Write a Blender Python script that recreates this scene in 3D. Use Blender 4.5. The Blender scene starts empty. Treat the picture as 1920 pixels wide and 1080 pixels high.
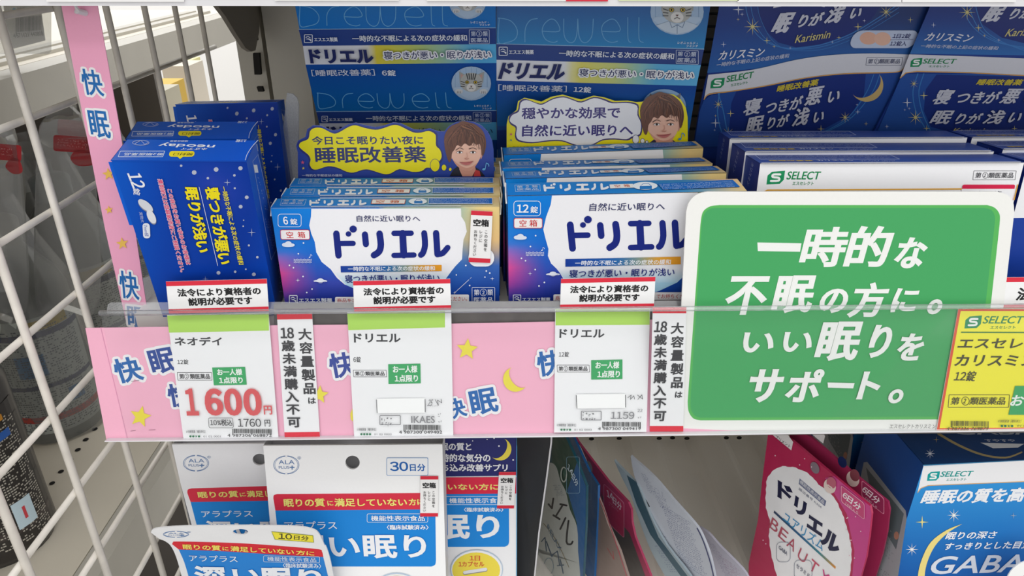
import bpy, math, random
import numpy as np
from mathutils import Matrix, Vector
from mathutils.geometry import tessellate_polygon
random.seed(7)
rad = math.radians
scene = bpy.context.scene
COL = scene.collection

# ------------------------------------------------------------------ camera
F_PX, PITCH, YAW, ROLL = 1329.4, rad(26.0), rad(1.87), rad(0.2)
CAM = np.array([0.0, 0.0, 1.30])
def cam_rows():
    cp, sp, cy, sy = math.cos(PITCH), math.sin(PITCH), math.cos(YAW), math.sin(YAW)
    Fw = np.array([sy*cp, cy*cp, -sp]); Rt = np.array([cy, -sy, 0.0]); Dn = np.cross(Fw, Rt)
    c, s = math.cos(ROLL), math.sin(ROLL)
    return np.array([c*Rt - s*Dn, s*Rt + c*Dn, Fw])
CM = cam_rows()
cam_data = bpy.data.cameras.new('camera')
cam_data.sensor_width = 36.0
cam_data.lens = F_PX/1920*36.0
cam_data.clip_start = 0.01
cam = bpy.data.objects.new('camera', cam_data)
COL.objects.link(cam)
mw = Matrix.Identity(4)
for i in range(3):
    mw[i][0], mw[i][1], mw[i][2], mw[i][3] = CM[0][i], -CM[1][i], -CM[2][i], CAM[i]
cam.matrix_world = mw
scene.camera = cam
def rays(P):
    P = np.atleast_2d(np.asarray(P, float))
    d = np.stack([(P[:, 0]-960)/F_PX, (P[:, 1]-540)/F_PX, np.ones(len(P))], 1)
    return d @ CM
def to_px(W):
    q = (np.atleast_2d(W)-CAM) @ CM.T
    return np.stack([960+F_PX*q[:, 0]/q[:, 2], 540+F_PX*q[:, 1]/q[:, 2]], 1)
def at_y(x, y, Y): r = rays((x, y))[0]; return CAM + r*(Y/r[1])
def at_z(x, y, Z): r = rays((x, y))[0]; return CAM + r*((Z-1.3)/r[2])
def at_x(x, y, X): r = rays((x, y))[0]; return CAM + r*(X/r[0])

# ------------------------------------------------------------------ world, lights, exposure
w = bpy.data.worlds.new('store_ambience'); scene.world = w; w.use_nodes = True
bg = w.node_tree.nodes['Background']
bg.inputs[0].default_value = (1.0, 0.99, 0.975, 1); bg.inputs[1].default_value = 0.85
def area(name, loc, rot, sx, sy, power, color=(1, 1, 1)):
    l = bpy.data.lights.new(name, 'AREA'); l.shape = 'RECTANGLE'; l.size = sx; l.size_y = sy
    l.energy = power; l.color = color
    o = bpy.data.objects.new(name, l); COL.objects.link(o); o.location = loc; o.rotation_euler = rot
    return o
area('ceiling_light', (-0.3, -0.7, 2.9), (0, 0, 0), 2.4, 0.5, 12)
area('ceiling_light', (0.6, -1.9, 2.9), (0, 0, 0), 2.4, 0.5, 16)
area('ceiling_light', (-1.5, 2.6, 2.9), (0, 0, 0), 2.4, 0.8, 60)
area('front_fill_light', (0.3, -4.5, 1.5), (rad(90), 0, 0), 5.0, 2.4, 30, (0.97, 0.985, 1.0))  # added fill lamp behind the camera, brightens the deep shelf interior
vs = scene.view_settings
vs.view_transform = 'Standard'; vs.look = 'None'; vs.gamma = 1.0; vs.use_curve_mapping = False
vs.exposure = 0.14

# ------------------------------------------------------------------ materials
def hexc(c):
    if isinstance(c, str):
        c = c.lstrip('#'); c = [int(c[i:i+2], 16) for i in (0, 2, 4)]
    a = np.array(c[:3], float)/255
    return np.where(a <= 0.04045, a/12.92, ((a+0.055)/1.055)**2.4)*0.90
def print_mat(name, rough=0.4, noise=0.03, bump=0.0, spec=0.5, coat=0.0):
    m = bpy.data.materials.new(name); m.use_nodes = True; nt = m.node_tree
    b = nt.nodes['Principled BSDF']
    at = nt.nodes.new('ShaderNodeAttribute'); at.attribute_name = 'Col'
    nz = nt.nodes.new('ShaderNodeTexNoise'); nz.inputs['Scale'].default_value = 900; nz.inputs['Detail'].default_value = 3
    tc = nt.nodes.new('ShaderNodeTexCoord'); nt.links.new(tc.outputs['Object'], nz.inputs['Vector'])
    hs = nt.nodes.new('ShaderNodeMapRange'); hs.inputs[3].default_value = 1-noise; hs.inputs[4].default_value = 1+noise
    nt.links.new(nz.outputs[0], hs.inputs[0])
    mul = nt.nodes.new('ShaderNodeVectorMath'); mul.operation = 'SCALE'
    nt.links.new(at.outputs['Color'], mul.inputs[0]); nt.links.new(hs.outputs[0], mul.inputs['Scale'])
    nt.links.new(mul.outputs[0], b.inputs['Base Color'])
    b.inputs['Roughness'].default_value = rough; b.inputs['Specular IOR Level'].default_value = spec
    b.inputs['Coat Weight'].default_value = coat; b.inputs['Coat Roughness'].default_value = 0.12
    if bump:
        n2 = nt.nodes.new('ShaderNodeTexNoise'); n2.inputs['Scale'].default_value = 45; n2.inputs['Detail'].default_value = 2
        nt.links.new(tc.outputs['Object'], n2.inputs['Vector'])
        bp = nt.nodes.new('ShaderNodeBump'); bp.inputs['Strength'].default_value = bump; bp.inputs['Distance'].default_value = 0.002
        nt.links.new(n2.outputs[0], bp.inputs['Height']); nt.links.new(bp.outputs[0], b.inputs['Normal'])
    return m
def solid_mat(name, c, rough=0.5, metal=0.0, noise=0.05, scale=60, spec=0.5, bump=0.0):
    m = bpy.data.materials.new(name); m.use_nodes = True; nt = m.node_tree
    b = nt.nodes['Principled BSDF']; c = hexc(c)
    tc = nt.nodes.new('ShaderNodeTexCoord'); nz = nt.nodes.new('ShaderNodeTexNoise'); nz.inputs['Scale'].default_value = scale
    nz.inputs['Detail'].default_value = 4
    nt.links.new(tc.outputs['Object'], nz.inputs['Vector'])
    cr = nt.nodes.new('ShaderNodeValToRGB')
    cr.color_ramp.elements[0].color = (*(c*(1-noise*2)), 1); cr.color_ramp.elements[1].color = (*np.minimum(c*(1+noise), 1), 1)
    cr.color_ramp.elements[0].position = 0.3; cr.color_ramp.elements[1].position = 0.7
    nt.links.new(nz.outputs[0], cr.inputs[0]); nt.links.new(cr.outputs[0], b.inputs['Base Color'])
    b.inputs['Roughness'].default_value = rough; b.inputs['Metallic'].default_value = metal; b.inputs['Specular IOR Level'].default_value = spec
    if bump:
        bp = nt.nodes.new('ShaderNodeBump'); bp.inputs['Strength'].default_value = bump; bp.inputs['Distance'].default_value = 0.001
        nt.links.new(nz.outputs[0], bp.inputs['Height']); nt.links.new(bp.outputs[0], b.inputs['Normal'])
    return m
def clear_mat(name, tint=(1, 1, 1), milk=0.06, gloss=0.1, rough=0.08, body=0.76):
    m = bpy.data.materials.new(name); m.use_nodes = True; nt = m.node_tree
    nt.nodes.remove(nt.nodes['Principled BSDF']); out = nt.nodes['Material Output']
    tr = nt.nodes.new('ShaderNodeBsdfTransparent'); tr.inputs[0].default_value = (*tint, 1)
    df = nt.nodes.new('ShaderNodeBsdfDiffuse'); df.inputs[0].default_value = (body, body*1.01, body*1.03, 1)
    gl = nt.nodes.new('ShaderNodeBsdfGlossy'); gl.inputs['Roughness'].default_value = rough
    fr = nt.nodes.new('ShaderNodeLayerWeight'); fr.inputs[0].default_value = 0.35
    sc_ = nt.nodes.new('ShaderNodeMath'); sc_.operation = 'MULTIPLY_ADD'; sc_.inputs[1].default_value = gloss*3; sc_.inputs[2].default_value = gloss*0.2
    nt.links.new(fr.outputs['Fresnel'], sc_.inputs[0])
    nz = nt.nodes.new('ShaderNodeTexNoise'); nz.inputs['Scale'].default_value = 40
    mr = nt.nodes.new('ShaderNodeMapRange'); mr.inputs[3].default_value = milk*0.7; mr.inputs[4].default_value = milk*1.3
    nt.links.new(nz.outputs[0], mr.inputs[0])
    a = nt.nodes.new('ShaderNodeMixShader'); nt.links.new(mr.outputs[0], a.inputs[0])
    nt.links.new(tr.outputs[0], a.inputs[1]); nt.links.new(df.outputs[0], a.inputs[2])
    b = nt.nodes.new('ShaderNodeMixShader'); nt.links.new(sc_.outputs[0], b.inputs[0])
    nt.links.new(a.outputs[0], b.inputs[1]); nt.links.new(gl.outputs[0], b.inputs[2])
    nt.links.new(b.outputs[0], out.inputs['Surface'])
    return m
CARTON = print_mat('glossy_carton_print', 0.36, 0.02, 0.1, 0.13, 0.0)
PAPER = print_mat('matte_paper_print', 0.55, 0.02, 0.0, 0.3)
FILM = print_mat('pouch_film_print', 0.28, 0.02, 0.5, 0.3, 0.08)
SHEET = print_mat('laminated_sheet_print', 0.35, 0.02, 0.08, 0.4)
WIRE = solid_mat('white_coated_wire', 'ece6dc', 0.4, 0, 0.06, 90)
SHELFM = solid_mat('painted_shelf_metal', 'ccc8bd', 0.45, 0, 0.03, 12)
SHELFW = solid_mat('white_shelf_metal', 'ebe8e0', 0.4, 0, 0.03, 12)
BACKM = solid_mat('beige_back_panel', 'b5ada0', 0.6, 0, 0.05, 9)
DARKM = solid_mat('dark_slot_void', '1c1a19', 0.8)
DARKP = solid_mat('dark_plastic', '26282b', 0.35, 0, 0.06, 20)
RAILM = solid_mat('dark_rail_channel', '5a5350', 0.6, 0, 0.12, 200)
RAILW = solid_mat('white_rail_lip', 'e4e3e6', 0.35, 0, 0.02, 40)
BRACKET = solid_mat('grey_bracket_metal', '8b857c', 0.5, 0, 0.05, 20)
CLEAR = clear_mat('clear_acrylic', (0.985, 0.99, 0.99), 0.012, 0.02)
TUBE = clear_mat('clear_acrylic_bead', (0.975, 0.985, 0.995), 0.13, 0.2, 0.12)
FROST = clear_mat('frosted_divider_plastic', (0.9, 0.93, 0.97), 0.38, 0.12, 0.2)
BAG = clear_mat('thin_plastic_bag', (0.88, 0.88, 0.86), 0.2, 0.2, 0.15, 0.4)

# ------------------------------------------------------------------ mesh building
def rotm(yaw, lean, roll=0.0):
    cy, sy, cl, sl, cr, sr = math.cos(yaw), math.sin(yaw), math.cos(lean), math.sin(lean), math.cos(roll), math.sin(roll)
    return (np.array([[cy, -sy, 0], [sy, cy, 0], [0, 0, 1.0]]) @ np.array([[1, 0, 0], [0, cl, -sl], [0, sl, cl]])
            @ np.array([[cr, 0, sr], [0, 1, 0], [-sr, 0, cr]]))
class Frame:
    def __init__(s, O, R=None):
        s.O = np.array(O, float); s.R = np.eye(3) if R is None else R
    def mat(s):
        m = Matrix.Identity(4)
        for i in range(3):
            for j in range(3): m[i][j] = s.R[i][j]
            m[i][3] = s.O[i]
        return m
GLY = {}
def glyph_raw(txt):
    cu = bpy.data.curves.new('t', 'FONT'); cu.body = txt; cu.resolution_u = 4 if len(txt) <= 7 else 2; cu.fill_mode = 'FRONT'
    ob = bpy.data.objects.new('t', cu); COL.objects.link(ob)
    dg = bpy.context.evaluated_depsgraph_get()
    me = ob.evaluated_get(dg).to_mesh(); me.calc_loop_triangles()
    v = np.empty(len(me.vertices)*3); me.vertices.foreach_get('co', v)
    t = np.empty(len(me.loop_triangles)*3, np.int32); me.loop_triangles.foreach_get('vertices', t)
    v = v.reshape(-1, 3)[:, :2].copy(); t = t.reshape(-1, 3).copy()
    ob.evaluated_get(dg).to_mesh_clear()
    bpy.data.objects.remove(ob); bpy.data.curves.remove(cu)
    return v, t
def glyph(txt):
    """outline font shapes: vertices, triangles, closed outline loops"""
    if txt in GLY: return GLY[txt]
    i = 0
    while ' ' not in txt and i < len(txt) and txt[i].isdigit() and txt[i].isascii(): i += 1
    if i:      # leading figures set in the wide face, packed closely
        V, T, x = [], [], 0.0; n = 0
        for ch in txt[:i]:
            v, t = glyph_raw(chr(ord(ch)+0xFEE0)); lo, hi = v.min(0), v.max(0)
            V.append(v-[lo[0]-x, 0]); T.append(t+n); n += len(v); x += hi[0]-lo[0]+0.075
        if txt[i:]:
            v, t = glyph_raw(txt[i:]); V.append(v+[x-v[:, 0].min()+0.03, 0]); T.append(t+n)
        v, t = np.concatenate(V), np.concatenate(T)
    else: v, t = glyph_raw(txt)
    loops = []
    if len(t):
        key = {}; vi = np.full(len(v), 0)
        for k, c in enumerate(np.round(v, 5)): vi[k] = key.setdefault((c[0], c[1]), k)
        ed = {}
        for a, b, c in vi[t]:
            if (v[b]-v[a])[0]*(v[c]-v[a])[1]-(v[b]-v[a])[1]*(v[c]-v[a])[0] < 0: b, c = c, b
            for e in ((a, b), (b, c), (c, a)): ed[e] = ed.get(e, 0)+1
        nxt = {}
        for (a, b) in ed:
            if (b, a) not in ed: nxt.setdefault(a, []).append(b)
        while nxt:
            s0 = next(iter(nxt)); lp = [s0]; cur = s0
            while cur in nxt:
                q = nxt[cur].pop(); 
                if not nxt[cur]: del nxt[cur]
                if q == s0: break
                lp.append(q); cur = q
            if len(lp) > 2:
                P = v[lp]; keep = [j for j in range(len(P)) if np.hypot(*(P[j]-P[j-1])) > 2e-3]
                if len(keep) > 2: loops.append(np.array(lp)[keep])
    GLY[txt] = (v, t, loops); return GLY[txt]
def ribbon(P, B, ky, flat=False):
    """closed outline P (px) widened by B on both sides"""
    d = np.roll(P, -1, 0)-P; L = np.hypot(d[:, 0], d[:, 1]); L[L < 1e-9] = 1e-9; d = d/L[:, None]
    dp = np.roll(d, 1, 0); m = d+dp; ml = np.hypot(m[:, 0], m[:, 1]); bad = ml < 0.35; m[bad] = d[bad]; ml[bad] = 1.0; m = m/ml[:, None]
    sc = 1/np.clip((m*d).sum(1), 0.66, 1); sc[bad] = 1
    k = np.stack([-m[:, 1], m[:, 0]*ky], 1)*(B*sc)[:, None]
    n = len(P); Q = P+k; i = np.arange(n); j = (i+1) % n; e = np.stack([-d[:, 1], d[:, 0]], 1)*B
    V = (np.stack([P[i], P[j], P[j]+e, P[i]+e], 1) if flat else np.stack([P[i], P[j], Q[j], Q[i]], 1)).reshape(-1, 2); o = np.arange(n)*4
    return V, np.concatenate([np.stack([o, o+1, o+2], 1), np.stack([o, o+2, o+3], 1)]), np.repeat((i % 61)*2.5e-7, 4)
class Surf:
    """a flat printable face: origin O, unit axes U (right), V (up), N (towards the viewer)"""
    def __init__(s, O, U, V, mesh=None):
        s.O, s.U, s.V = np.array(O, float), np.array(U, float), np.array(V, float)
        s.N = np.cross(s.U, s.V); s.lay = 2e-5; s.z = (0, 0, 1.0); s.m = mesh
    def zoom(s, ox, oy, sc): s.z = (ox, oy, sc); return s
    def P(s, pts):
        p = np.atleast_2d(np.asarray(pts, float)); return p/s.z[2] + np.array(s.z[:2])
    def uv(s, px):
        r = rays(px); t = ((s.O-CAM) @ s.N)/(r @ s.N); W = CAM + r*t[:, None]
        return np.stack([(W-s.O) @ s.U, (W-s.O) @ s.V], 1)
    def W(s, uv, lay=0.0):
        uv = np.atleast_2d(uv); return s.O + uv[:, :1]*s.U + uv[:, 1:2]*s.V + lay*s.N
    def bump(s): s.lay += 1.2e-5; return s.lay
    # --- all drawing takes coordinates of the current zoom
    def raw(s, px, tris, col, lay=None):
        lay = s.bump() if lay is None else lay
        px = np.asarray(px, float)
        u = clampuv(s, s.uv(px)); s.m.add(s.O + u[:, :1]*s.U + u[:, 1:2]*s.V + np.reshape(lay, (-1, 1))*s.N, tris, col)
    def poly(s, pts, col, smooth=0):
        p = s.P(spline(pts, smooth, True) if smooth else pts)
        s.raw(p, tess(p), col)
    def rect(s, x0, y0, x1, y1, col, dy=0, sk=0): s.poly([(x0, y0), (x1, y0+dy), (x1+sk, y1+dy), (x0+sk, y1)], col)
    def ell(s, cx, cy, rx, ry, col, ang=0, n=28):
        a = np.linspace(0, 2*math.pi, n, endpoint=False); c, q = math.cos(rad(ang)), math.sin(rad(ang))
        x, y = rx*np.cos(a), ry*np.sin(a)
        s.poly(np.stack([cx+c*x-q*y, cy+q*x+c*y], 1), col)
    def ring(s, cx, cy, rx, ry, w, col): s.line([(cx+rx*math.cos(a), cy+ry*math.sin(a)) for a in np.linspace(0, 2*math.pi, 33)], w, col)
    def rrect(s, x0, y0, x1, y1, r, col, dy=0, sk=0):
        s.poly(rr(x0, y0, x1, y1, r, dy, sk), col)
    def rbox(s, x0, y0, x1, y1, r, w, col, dy=0, sk=0):
        p = rr(x0, y0, x1, y1, r, dy, sk); s.line(list(p)+[p[0], p[1]], w, col)
    def line(s, pts, w, col, smooth=0, cap=True, w1=None):
        p = np.array(spline(pts, smooth, False) if smooth else pts, float)
        keep = [0]
        for i in range(1, len(p)):
            if np.hypot(*(p[i]-p[keep[-1]])) > 1e-6: keep.append(i)
        p = p[keep]; n = len(p)
        if n < 2: return
        W = np.array([(w if w1 is None else w+(w1-w)*i/(n-1))/2 for i in range(n)])
        D = p[1:]-p[:-1]; D = D/np.hypot(D[:, 0], D[:, 1])[:, None]
        # runs without sharp corners become one mitred strip each
        runs, st = [], 0
        for i in range(1, n-1):
            if D[i-1] @ D[i] < 0.6: runs.append((st, i)); st = i
        runs.append((st, n-1))
        V, T, Ly, k0 = [], [], [], 0
        for (a_, b_) in runs:
            b0 = len(V)
            for i in range(a_, b_+1):
                if i == a_: d = D[i]; ml = 1.0
                elif i == b_: d = D[i-1]; ml = 1.0
                else: d = D[i-1]+D[i]; d = d/np.hypot(*d); ml = 1/max(d @ D[i], .5)
                k = np.array([-d[1], d[0]])*W[i]*ml; V += [p[i]+k, p[i]-k]; Ly += [k0, k0]
            for i in range(b_-a_): o = b0+2*i; T += [(o, o+1, o+3), (o, o+3, o+2)]
            k0 += 1
        for i in ([0, n-1] if cap else [])+[r[0] for r in runs[1:]]:
            o = len(V); mm = 10
            V += [p[i]+W[i]*np.array([math.cos(a), math.sin(a)]) for a in np.linspace(0, 2*math.pi, mm, endpoint=False)]
            Ly += [k0]*mm; k0 += 1
            T += [(o, o+j, o+j+1) for j in range(1, mm-1)]
        b0 = s.bump(); s.raw(s.P(V), T, col, b0+np.array(Ly)*1e-6); s.lay += k0*1e-6
    def star(s, cx, cy, r, col, n=5, inner=0.42, ang=0, sx=1):
        s.poly([(cx+sx*(r if i % 2 == 0 else r*inner)*math.sin(rad(ang)+i*math.pi/n), cy-(r if i % 2 == 0 else r*inner)*math.cos(rad(ang)+i*math.pi/n)) for i in range(2*n)], col)
    def spark(s, cx, cy, r, col, n=4, ang=0): s.star(cx, cy, r, col, n, 0.14, ang)
    def moon(s, cx, cy, r, col, a0=60, a1=300, thin=0.62, ang=0):
        o = np.array([(cx+r*math.cos(rad(a+ang)), cy+r*math.sin(rad(a+ang))) for a in np.linspace(a0, a1, 24)])
        t = np.linspace(0, 1, 24)[:, None]; ch = o[0]*(1-t)+o[-1]*t; f = np.sin(np.pi*t)**.3
        q = ch+(o-ch)*(1-(1-thin)*f)
        s.poly(list(o)+list(q[::-1][1:-1]), col)
    def text(s, txt, x0, y0, x1, h, col, dy=0, bold=0.02, shear=0.0, out=None, ow=0.07, y1=None, n_out=8, ky=0.75):
        """fit the glyph box: top-left (x0,y0), top-right (x1,y0+dy or y1), height h, all as seen"""
        a = s.P((x0, y0))[0]; b = s.P((x1, y0+dy if y1 is None else y1))[0]; h = h/s.z[2]
        ua, ub = s.uv([a, b]); e = ub-ua; dn = np.array([e[1], -e[0]]); 
        um = (ua+ub)/2; q = to_px(s.W([um, um+dn*1e-3/np.hypot(*dn)])); dv = q[1]-q[0]; dv /= np.hypot(*dv)
        v, t, loops = glyph(txt)
        if not len(v): return
        lo, hi = v.min(0), v.max(0); ex = b-a; sc = np.maximum(hi-lo, 1e-3); Lx = np.hypot(*ex)
        em = min(Lx/sc[0], h/max(sc[1], .45)); B = min(bold*em, Lx*.12, h*.14); exu = ex/Lx
        k = (v-lo)/sc; Bl = B if bold else 0
        sh = shear*h; sh = math.copysign(min(abs(sh), .4*Lx), sh)
        xx = Bl+abs(sh)/2+k[:, 0]*(Lx-2*Bl-abs(sh))+sh*(k[:, 1]-0.5); yy = Bl*ky+(1-k[:, 1])*(h-2*Bl*ky)
        base = np.stack([xx, yy], 1); M2 = np.stack([exu, dv])
        def put(B, c, ky, rounded=False):
            V, T, Ly, n = [base], [t], [np.full(len(base), 1.7e-5)], len(base)
            for lp in (loops if B > 0 else []):
                vv, tt, ll = ribbon(base[lp], B, ky, rounded); V.append(vv); T.append(tt+n); Ly.append(ll); n += len(vv)
                if rounded:      # soft corners for wide halos
                    for q_, c_ in enumerate(base[lp]):
                        an = np.linspace(0, 2*math.pi, 12, endpoint=False); V.append(c_+B*np.stack([np.cos(an), np.sin(an)], 1))
                        T.append(np.array([(0, j_, j_+1) for j_ in range(1, 11)])+n); Ly.append(np.full(12, -1.6e-5+(q_ % 53)*2.3e-7)); n += 12
            if rounded: s.lay += 1.8e-5
            b0 = s.bump(); s.raw(a+np.concatenate(V) @ M2, np.concatenate(T), c, b0+np.concatenate(Ly)); s.lay += 1.8e-5
        if out is not None: put(ow*em, out, 1.0, ow > .1)
        put(B, col, ky)
    def vtext(s, chars, xa, ya, xb, yb, w, col, bold=0.02, fill=0.86):
        """characters stacked from (xa,ya) to (xb,yb), each w wide"""
        n = len(chars); D = np.array([xb-xa, yb-ya], float)/n; L = np.hypot(*D); d = D/L
        for i, ch in enumerate(chars):
            if ch == ' ': continue
            c = np.array([xa, ya])+D*(i+0.5); k = np.array([1.0, 0.0])
            g = glyph(ch)[0]; gw, gh = (g.max(0)-g.min(0))
            if len(ch) == 1: ww, hh = w*min(gw/0.92, 1), L*fill*min(gh/0.92, 1)
            else: ww, hh = w, L*fill
            a = c-k*ww/2-d*hh/2; s.text(ch, a[0], a[1], a[0]+ww, hh, col, bold=bold)
    def grid(s, corners, nx, ny, fn, lay=None):
        """corners TL,TR,BR,BL (seen); fn(u,v) -> colour with v down"""
        p = s.uv(s.P(corners)); s.griduv(p, nx, ny, fn, lay)
    def griduv(s, p, nx, ny, fn, lay=None):
        u, v = np.meshgrid(np.linspace(0, 1, nx+1), np.linspace(0, 1, ny+1)); u = u.ravel()[:, None]; v = v.ravel()[:, None]
        q = (p[0]*(1-u)+p[1]*u)*(1-v)+(p[3]*(1-u)+p[2]*u)*v
        cols = np.array([hexc(fn(a, b)) for a, b in zip(u[:, 0], v[:, 0])])
        T = []
        for j in range(ny):
            for i in range(nx):
                a = j*(nx+1)+i; T += [(a, a+nx+1, a+nx+2), (a, a+nx+2, a+1)]
        s.m.add(s.W(q, s.bump() if lay is None else lay), T, cols)
    def dashes(s, x0, y0, x1, rows, h, col, dy=0, sk=0, seed=1, den=0.8):
        """very small unreadable print: rows of tiny strokes"""
        rnd = random.Random(seed); V, T = [], []; L = x1-x0
        for r in range(rows):
            x = x0; yy = y0+r*h*1.5
            while x < x1-h*rnd.uniform(0.3, 3):
                ww = h*rnd.uniform(0.5, 0.9)
                if rnd.random() < den:
                    for k in range(2):
                        ax = x+rnd.uniform(0, ww*0.5); ay = yy+rnd.uniform(0, h*0.7); 
                        bx, by = (ax+ww*0.6, ay+h*0.22) if rnd.random() < .5 else (ax+ww*0.22, ay+h*0.6)
                        f = lambda X, Y: (X+sk*(Y-y0), Y+dy*(X-x0)/L)
                        b = len(V); V += [f(ax, ay), f(bx, ay), f(bx, by), f(ax, by)]; T += [(b, b+1, b+2), (b, b+2, b+3)]
                x += ww*1.25
        if V: s.raw(s.P(V), T, col)
def rr(x0, y0, x1, y1, r, dy=0, sk=0):
    o = []
    for cx, cy, a in ((x1-r, y0+r, -90), (x1-r, y1-r, 0), (x0+r, y1-r, 90), (x0+r, y0+r, 180)):
        for k in range(6):
            t = rad(a+k*18); o.append((cx+r*math.cos(t), cy+r*math.sin(t)))
    return [(x+sk*(y-y0)/(y1-y0), y+dy*(x-x0)/(x1-x0)) for x, y in o]
def spline(pts, n, closed):
    p = np.array(pts, float); N = len(p); out = []
    for i in range(N if closed else N-1):
        if closed: a, b, c, d = p[(i-1) % N], p[i], p[(i+1) % N], p[(i+2) % N]
        else: a, b, c, d = p[max(i-1, 0)], p[i], p[i+1], p[min(i+2, N-1)]
        for k in range(n):
            t = k/n
            out.append(0.5*((2*b)+(c-a)*t+(2*a-5*b+4*c-d)*t*t+(3*b-a-3*c+d)*t**3))
    if not closed: out.append(p[-1])
    return [tuple(q) for q in out]
def tess(p):
    return [tuple(t) for t in tessellate_polygon([[Vector((x, y, 0)) for x, y in np.asarray(p)[:, :2]]])]
CLAMP = 0      # goods on the lower shelf end at its surface
def clampuv(s, uv):
    if not CLAMP: return uv
    z = s.O[2]+uv[:, 0]*s.U[2]+uv[:, 1]*s.V[2]; uv = uv.copy()
    uv[:, 1] += np.maximum(CLAMP-z, 0)/max(s.V[2], .2); return uv
class Mesh:
    def __init__(s): s.V, s.T, s.C, s.n = [], [], [], 0
    def add(s, V, T, col):
        V = np.asarray(V, float); T = np.asarray(T, np.int64).reshape(-1, 3)
        col = hexc(col) if isinstance(col, (str, tuple)) else np.asarray(col)
        s.V.append(V); s.T.append(T+s.n); s.C.append(np.broadcast_to(col, (len(V), 3))); s.n += len(V)
    def quad(s, a, b, c, d, col): s.add([a, b, c, d], [(0, 1, 2), (0, 2, 3)], col)
    def box(s, fr, x0, y0, z0, x1, y1, z1, col, skip=()):
        """axis box in frame fr"""
        p = np.array([(x, y, z) for x in (x0, x1) for y in (y0, y1) for z in (z0, z1)]) @ fr.R.T + fr.O
        F = dict(l=(0, 1, 3, 2), r=(4, 6, 7, 5), f=(0, 4, 5, 1), k=(2, 3, 7, 6), b=(0, 2, 6, 4), t=(1, 5, 7, 3))
        for k, f in F.items():
            if k not in skip: s.quad(*[p[i] for i in f], col)
    def slab(s, sf, pts, thick, col, edge=None):
        """outline seen in the photo, laid on surface sf, thickness going away from the viewer"""
        uv = sf.uv(sf.P(pts)); s.slabuv(sf, uv, thick, col, edge)
    def slabuv(s, sf, uv, thick, col, edge=None):
        uv = clampuv(sf, uv); t = tess(uv); A = sf.W(uv); B = sf.W(uv, -thick)
        def orient(T, P, N):
            o = []
            for a, b, c in T:
                n = np.cross(P[b]-P[a], P[c]-P[a]); o.append((a, b, c) if n @ N > 0 else (a, c, b))
            return o
        s.add(A, orient(t, A, sf.N), col); s.add(B, orient(t, B, -sf.N), edge or col)
        n = len(uv)
        for i in range(n):
            j = (i+1) % n; s.quad(A[i], A[j], B[j], B[i], edge or col)
    def tube(s, pts, r, col, n=8, closed=False):
        pts = [np.array(p, float) for p in pts]; N = len(pts); rings = []
        for i, p in enumerate(pts):
            d = pts[min(i+1, N-1)]-pts[max(i-1, 0)]; d = d/np.linalg.norm(d)
            a = np.cross(d, [0, 0, 1.0]); a = a if np.linalg.norm(a) > 0.1 else np.cross(d, [1.0, 0, 0]); a = a/np.linalg.norm(a); b = np.cross(d, a)
            rings.append([p+r*(math.cos(t)*a+math.sin(t)*b) for t in np.linspace(0, 2*math.pi, n, endpoint=False)])
        V = np.concatenate(rings); T = []
        for i in range(N-1):
            for k in range(n):
                a, b = i*n+k, i*n+(k+1) % n; T += [(a, b, b+n), (a, b+n, a+n)]
        T += [(0, k+1, k) for k in range(1, n-1)]; o = (N-1)*n; T += [(o, o+k, o+k+1) for k in range(1, n-1)]
        s.add(V, T, col)
    def lathe(s, O, prof, col, n=24, sx=1.0, sy=1.0, yaw=0):
        O = np.array(O, float); V = []; N = len(prof); T = []
        cols = []
        for (r, z, *c) in prof:
            for k in range(n):
                t = 2*math.pi*k/n; x, y = r*sx*math.cos(t), r*sy*math.sin(t)
                V.append(O+[x*math.cos(yaw)-y*math.sin(yaw), x*math.sin(yaw)+y*math.cos(yaw), z]); cols.append(hexc(c[0] if c else col))
        for i in range(N-1):
            for k in range(n):
                a, b = i*n+k, i*n+(k+1) % n; T += [(a, b, b+n), (a, b+n, a+n)]
        s.add(V, T, np.array(cols))
    def build(s, name, mat, parent=None, frame=None, smooth=False):
        frame = frame or Frame((0, 0, 0))
        V = np.concatenate(s.V)
        V = (V-frame.O) @ frame.R
        T = np.concatenate(s.T); C = np.concatenate(s.C)
        me = bpy.data.meshes.new(name)
        me.vertices.add(len(V)); me.vertices.foreach_set('co', V.astype(np.float32).ravel())
        me.loops.add(len(T)*3); me.loops.foreach_set('vertex_index', T.astype(np.int32).ravel())
        me.polygons.add(len(T)); me.polygons.foreach_set('loop_start', np.arange(0, len(T)*3, 3, dtype=np.int32))
        me.polygons.foreach_set('loop_total', np.full(len(T), 3, np.int32))
        at = me.attributes.new('Col', 'FLOAT_COLOR', 'POINT')
        at.data.foreach_set('color', np.concatenate([C, np.ones((len(C), 1))], 1).astype(np.float32).ravel())
        me.materials.append(mat); me.update(); me.validate()
        me.polygons.foreach_set('use_smooth', np.full(len(me.polygons), bool(smooth)))
        ob = bpy.data.objects.new(name, me); COL.objects.link(ob)
        if parent is None: ob.matrix_world = frame.mat()
        else: ob.parent = parent
        return ob
def tag(o, label=None, cat=None, group=None, kind=None):
    if label: o['label'] = label
    if cat: o['category'] = cat
    if group: o['group'] = group
    if kind: o['kind'] = kind
    return o
def empty(name, fr, label, cat, group=None):
    o = bpy.data.objects.new(name, None); COL.objects.link(o); o.matrix_world = fr.mat(); o.empty_display_size = 0.01
    return tag(o, label, cat, group)
def copy_tree(o, fr=None, parent=None):
    c = o.copy(); COL.objects.link(c)
    if parent is not None: c.parent = parent
    for ch in list(o.children): copy_tree(ch, None, c)
    if fr is not None: c.matrix_world = fr.mat()
    return c
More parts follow.
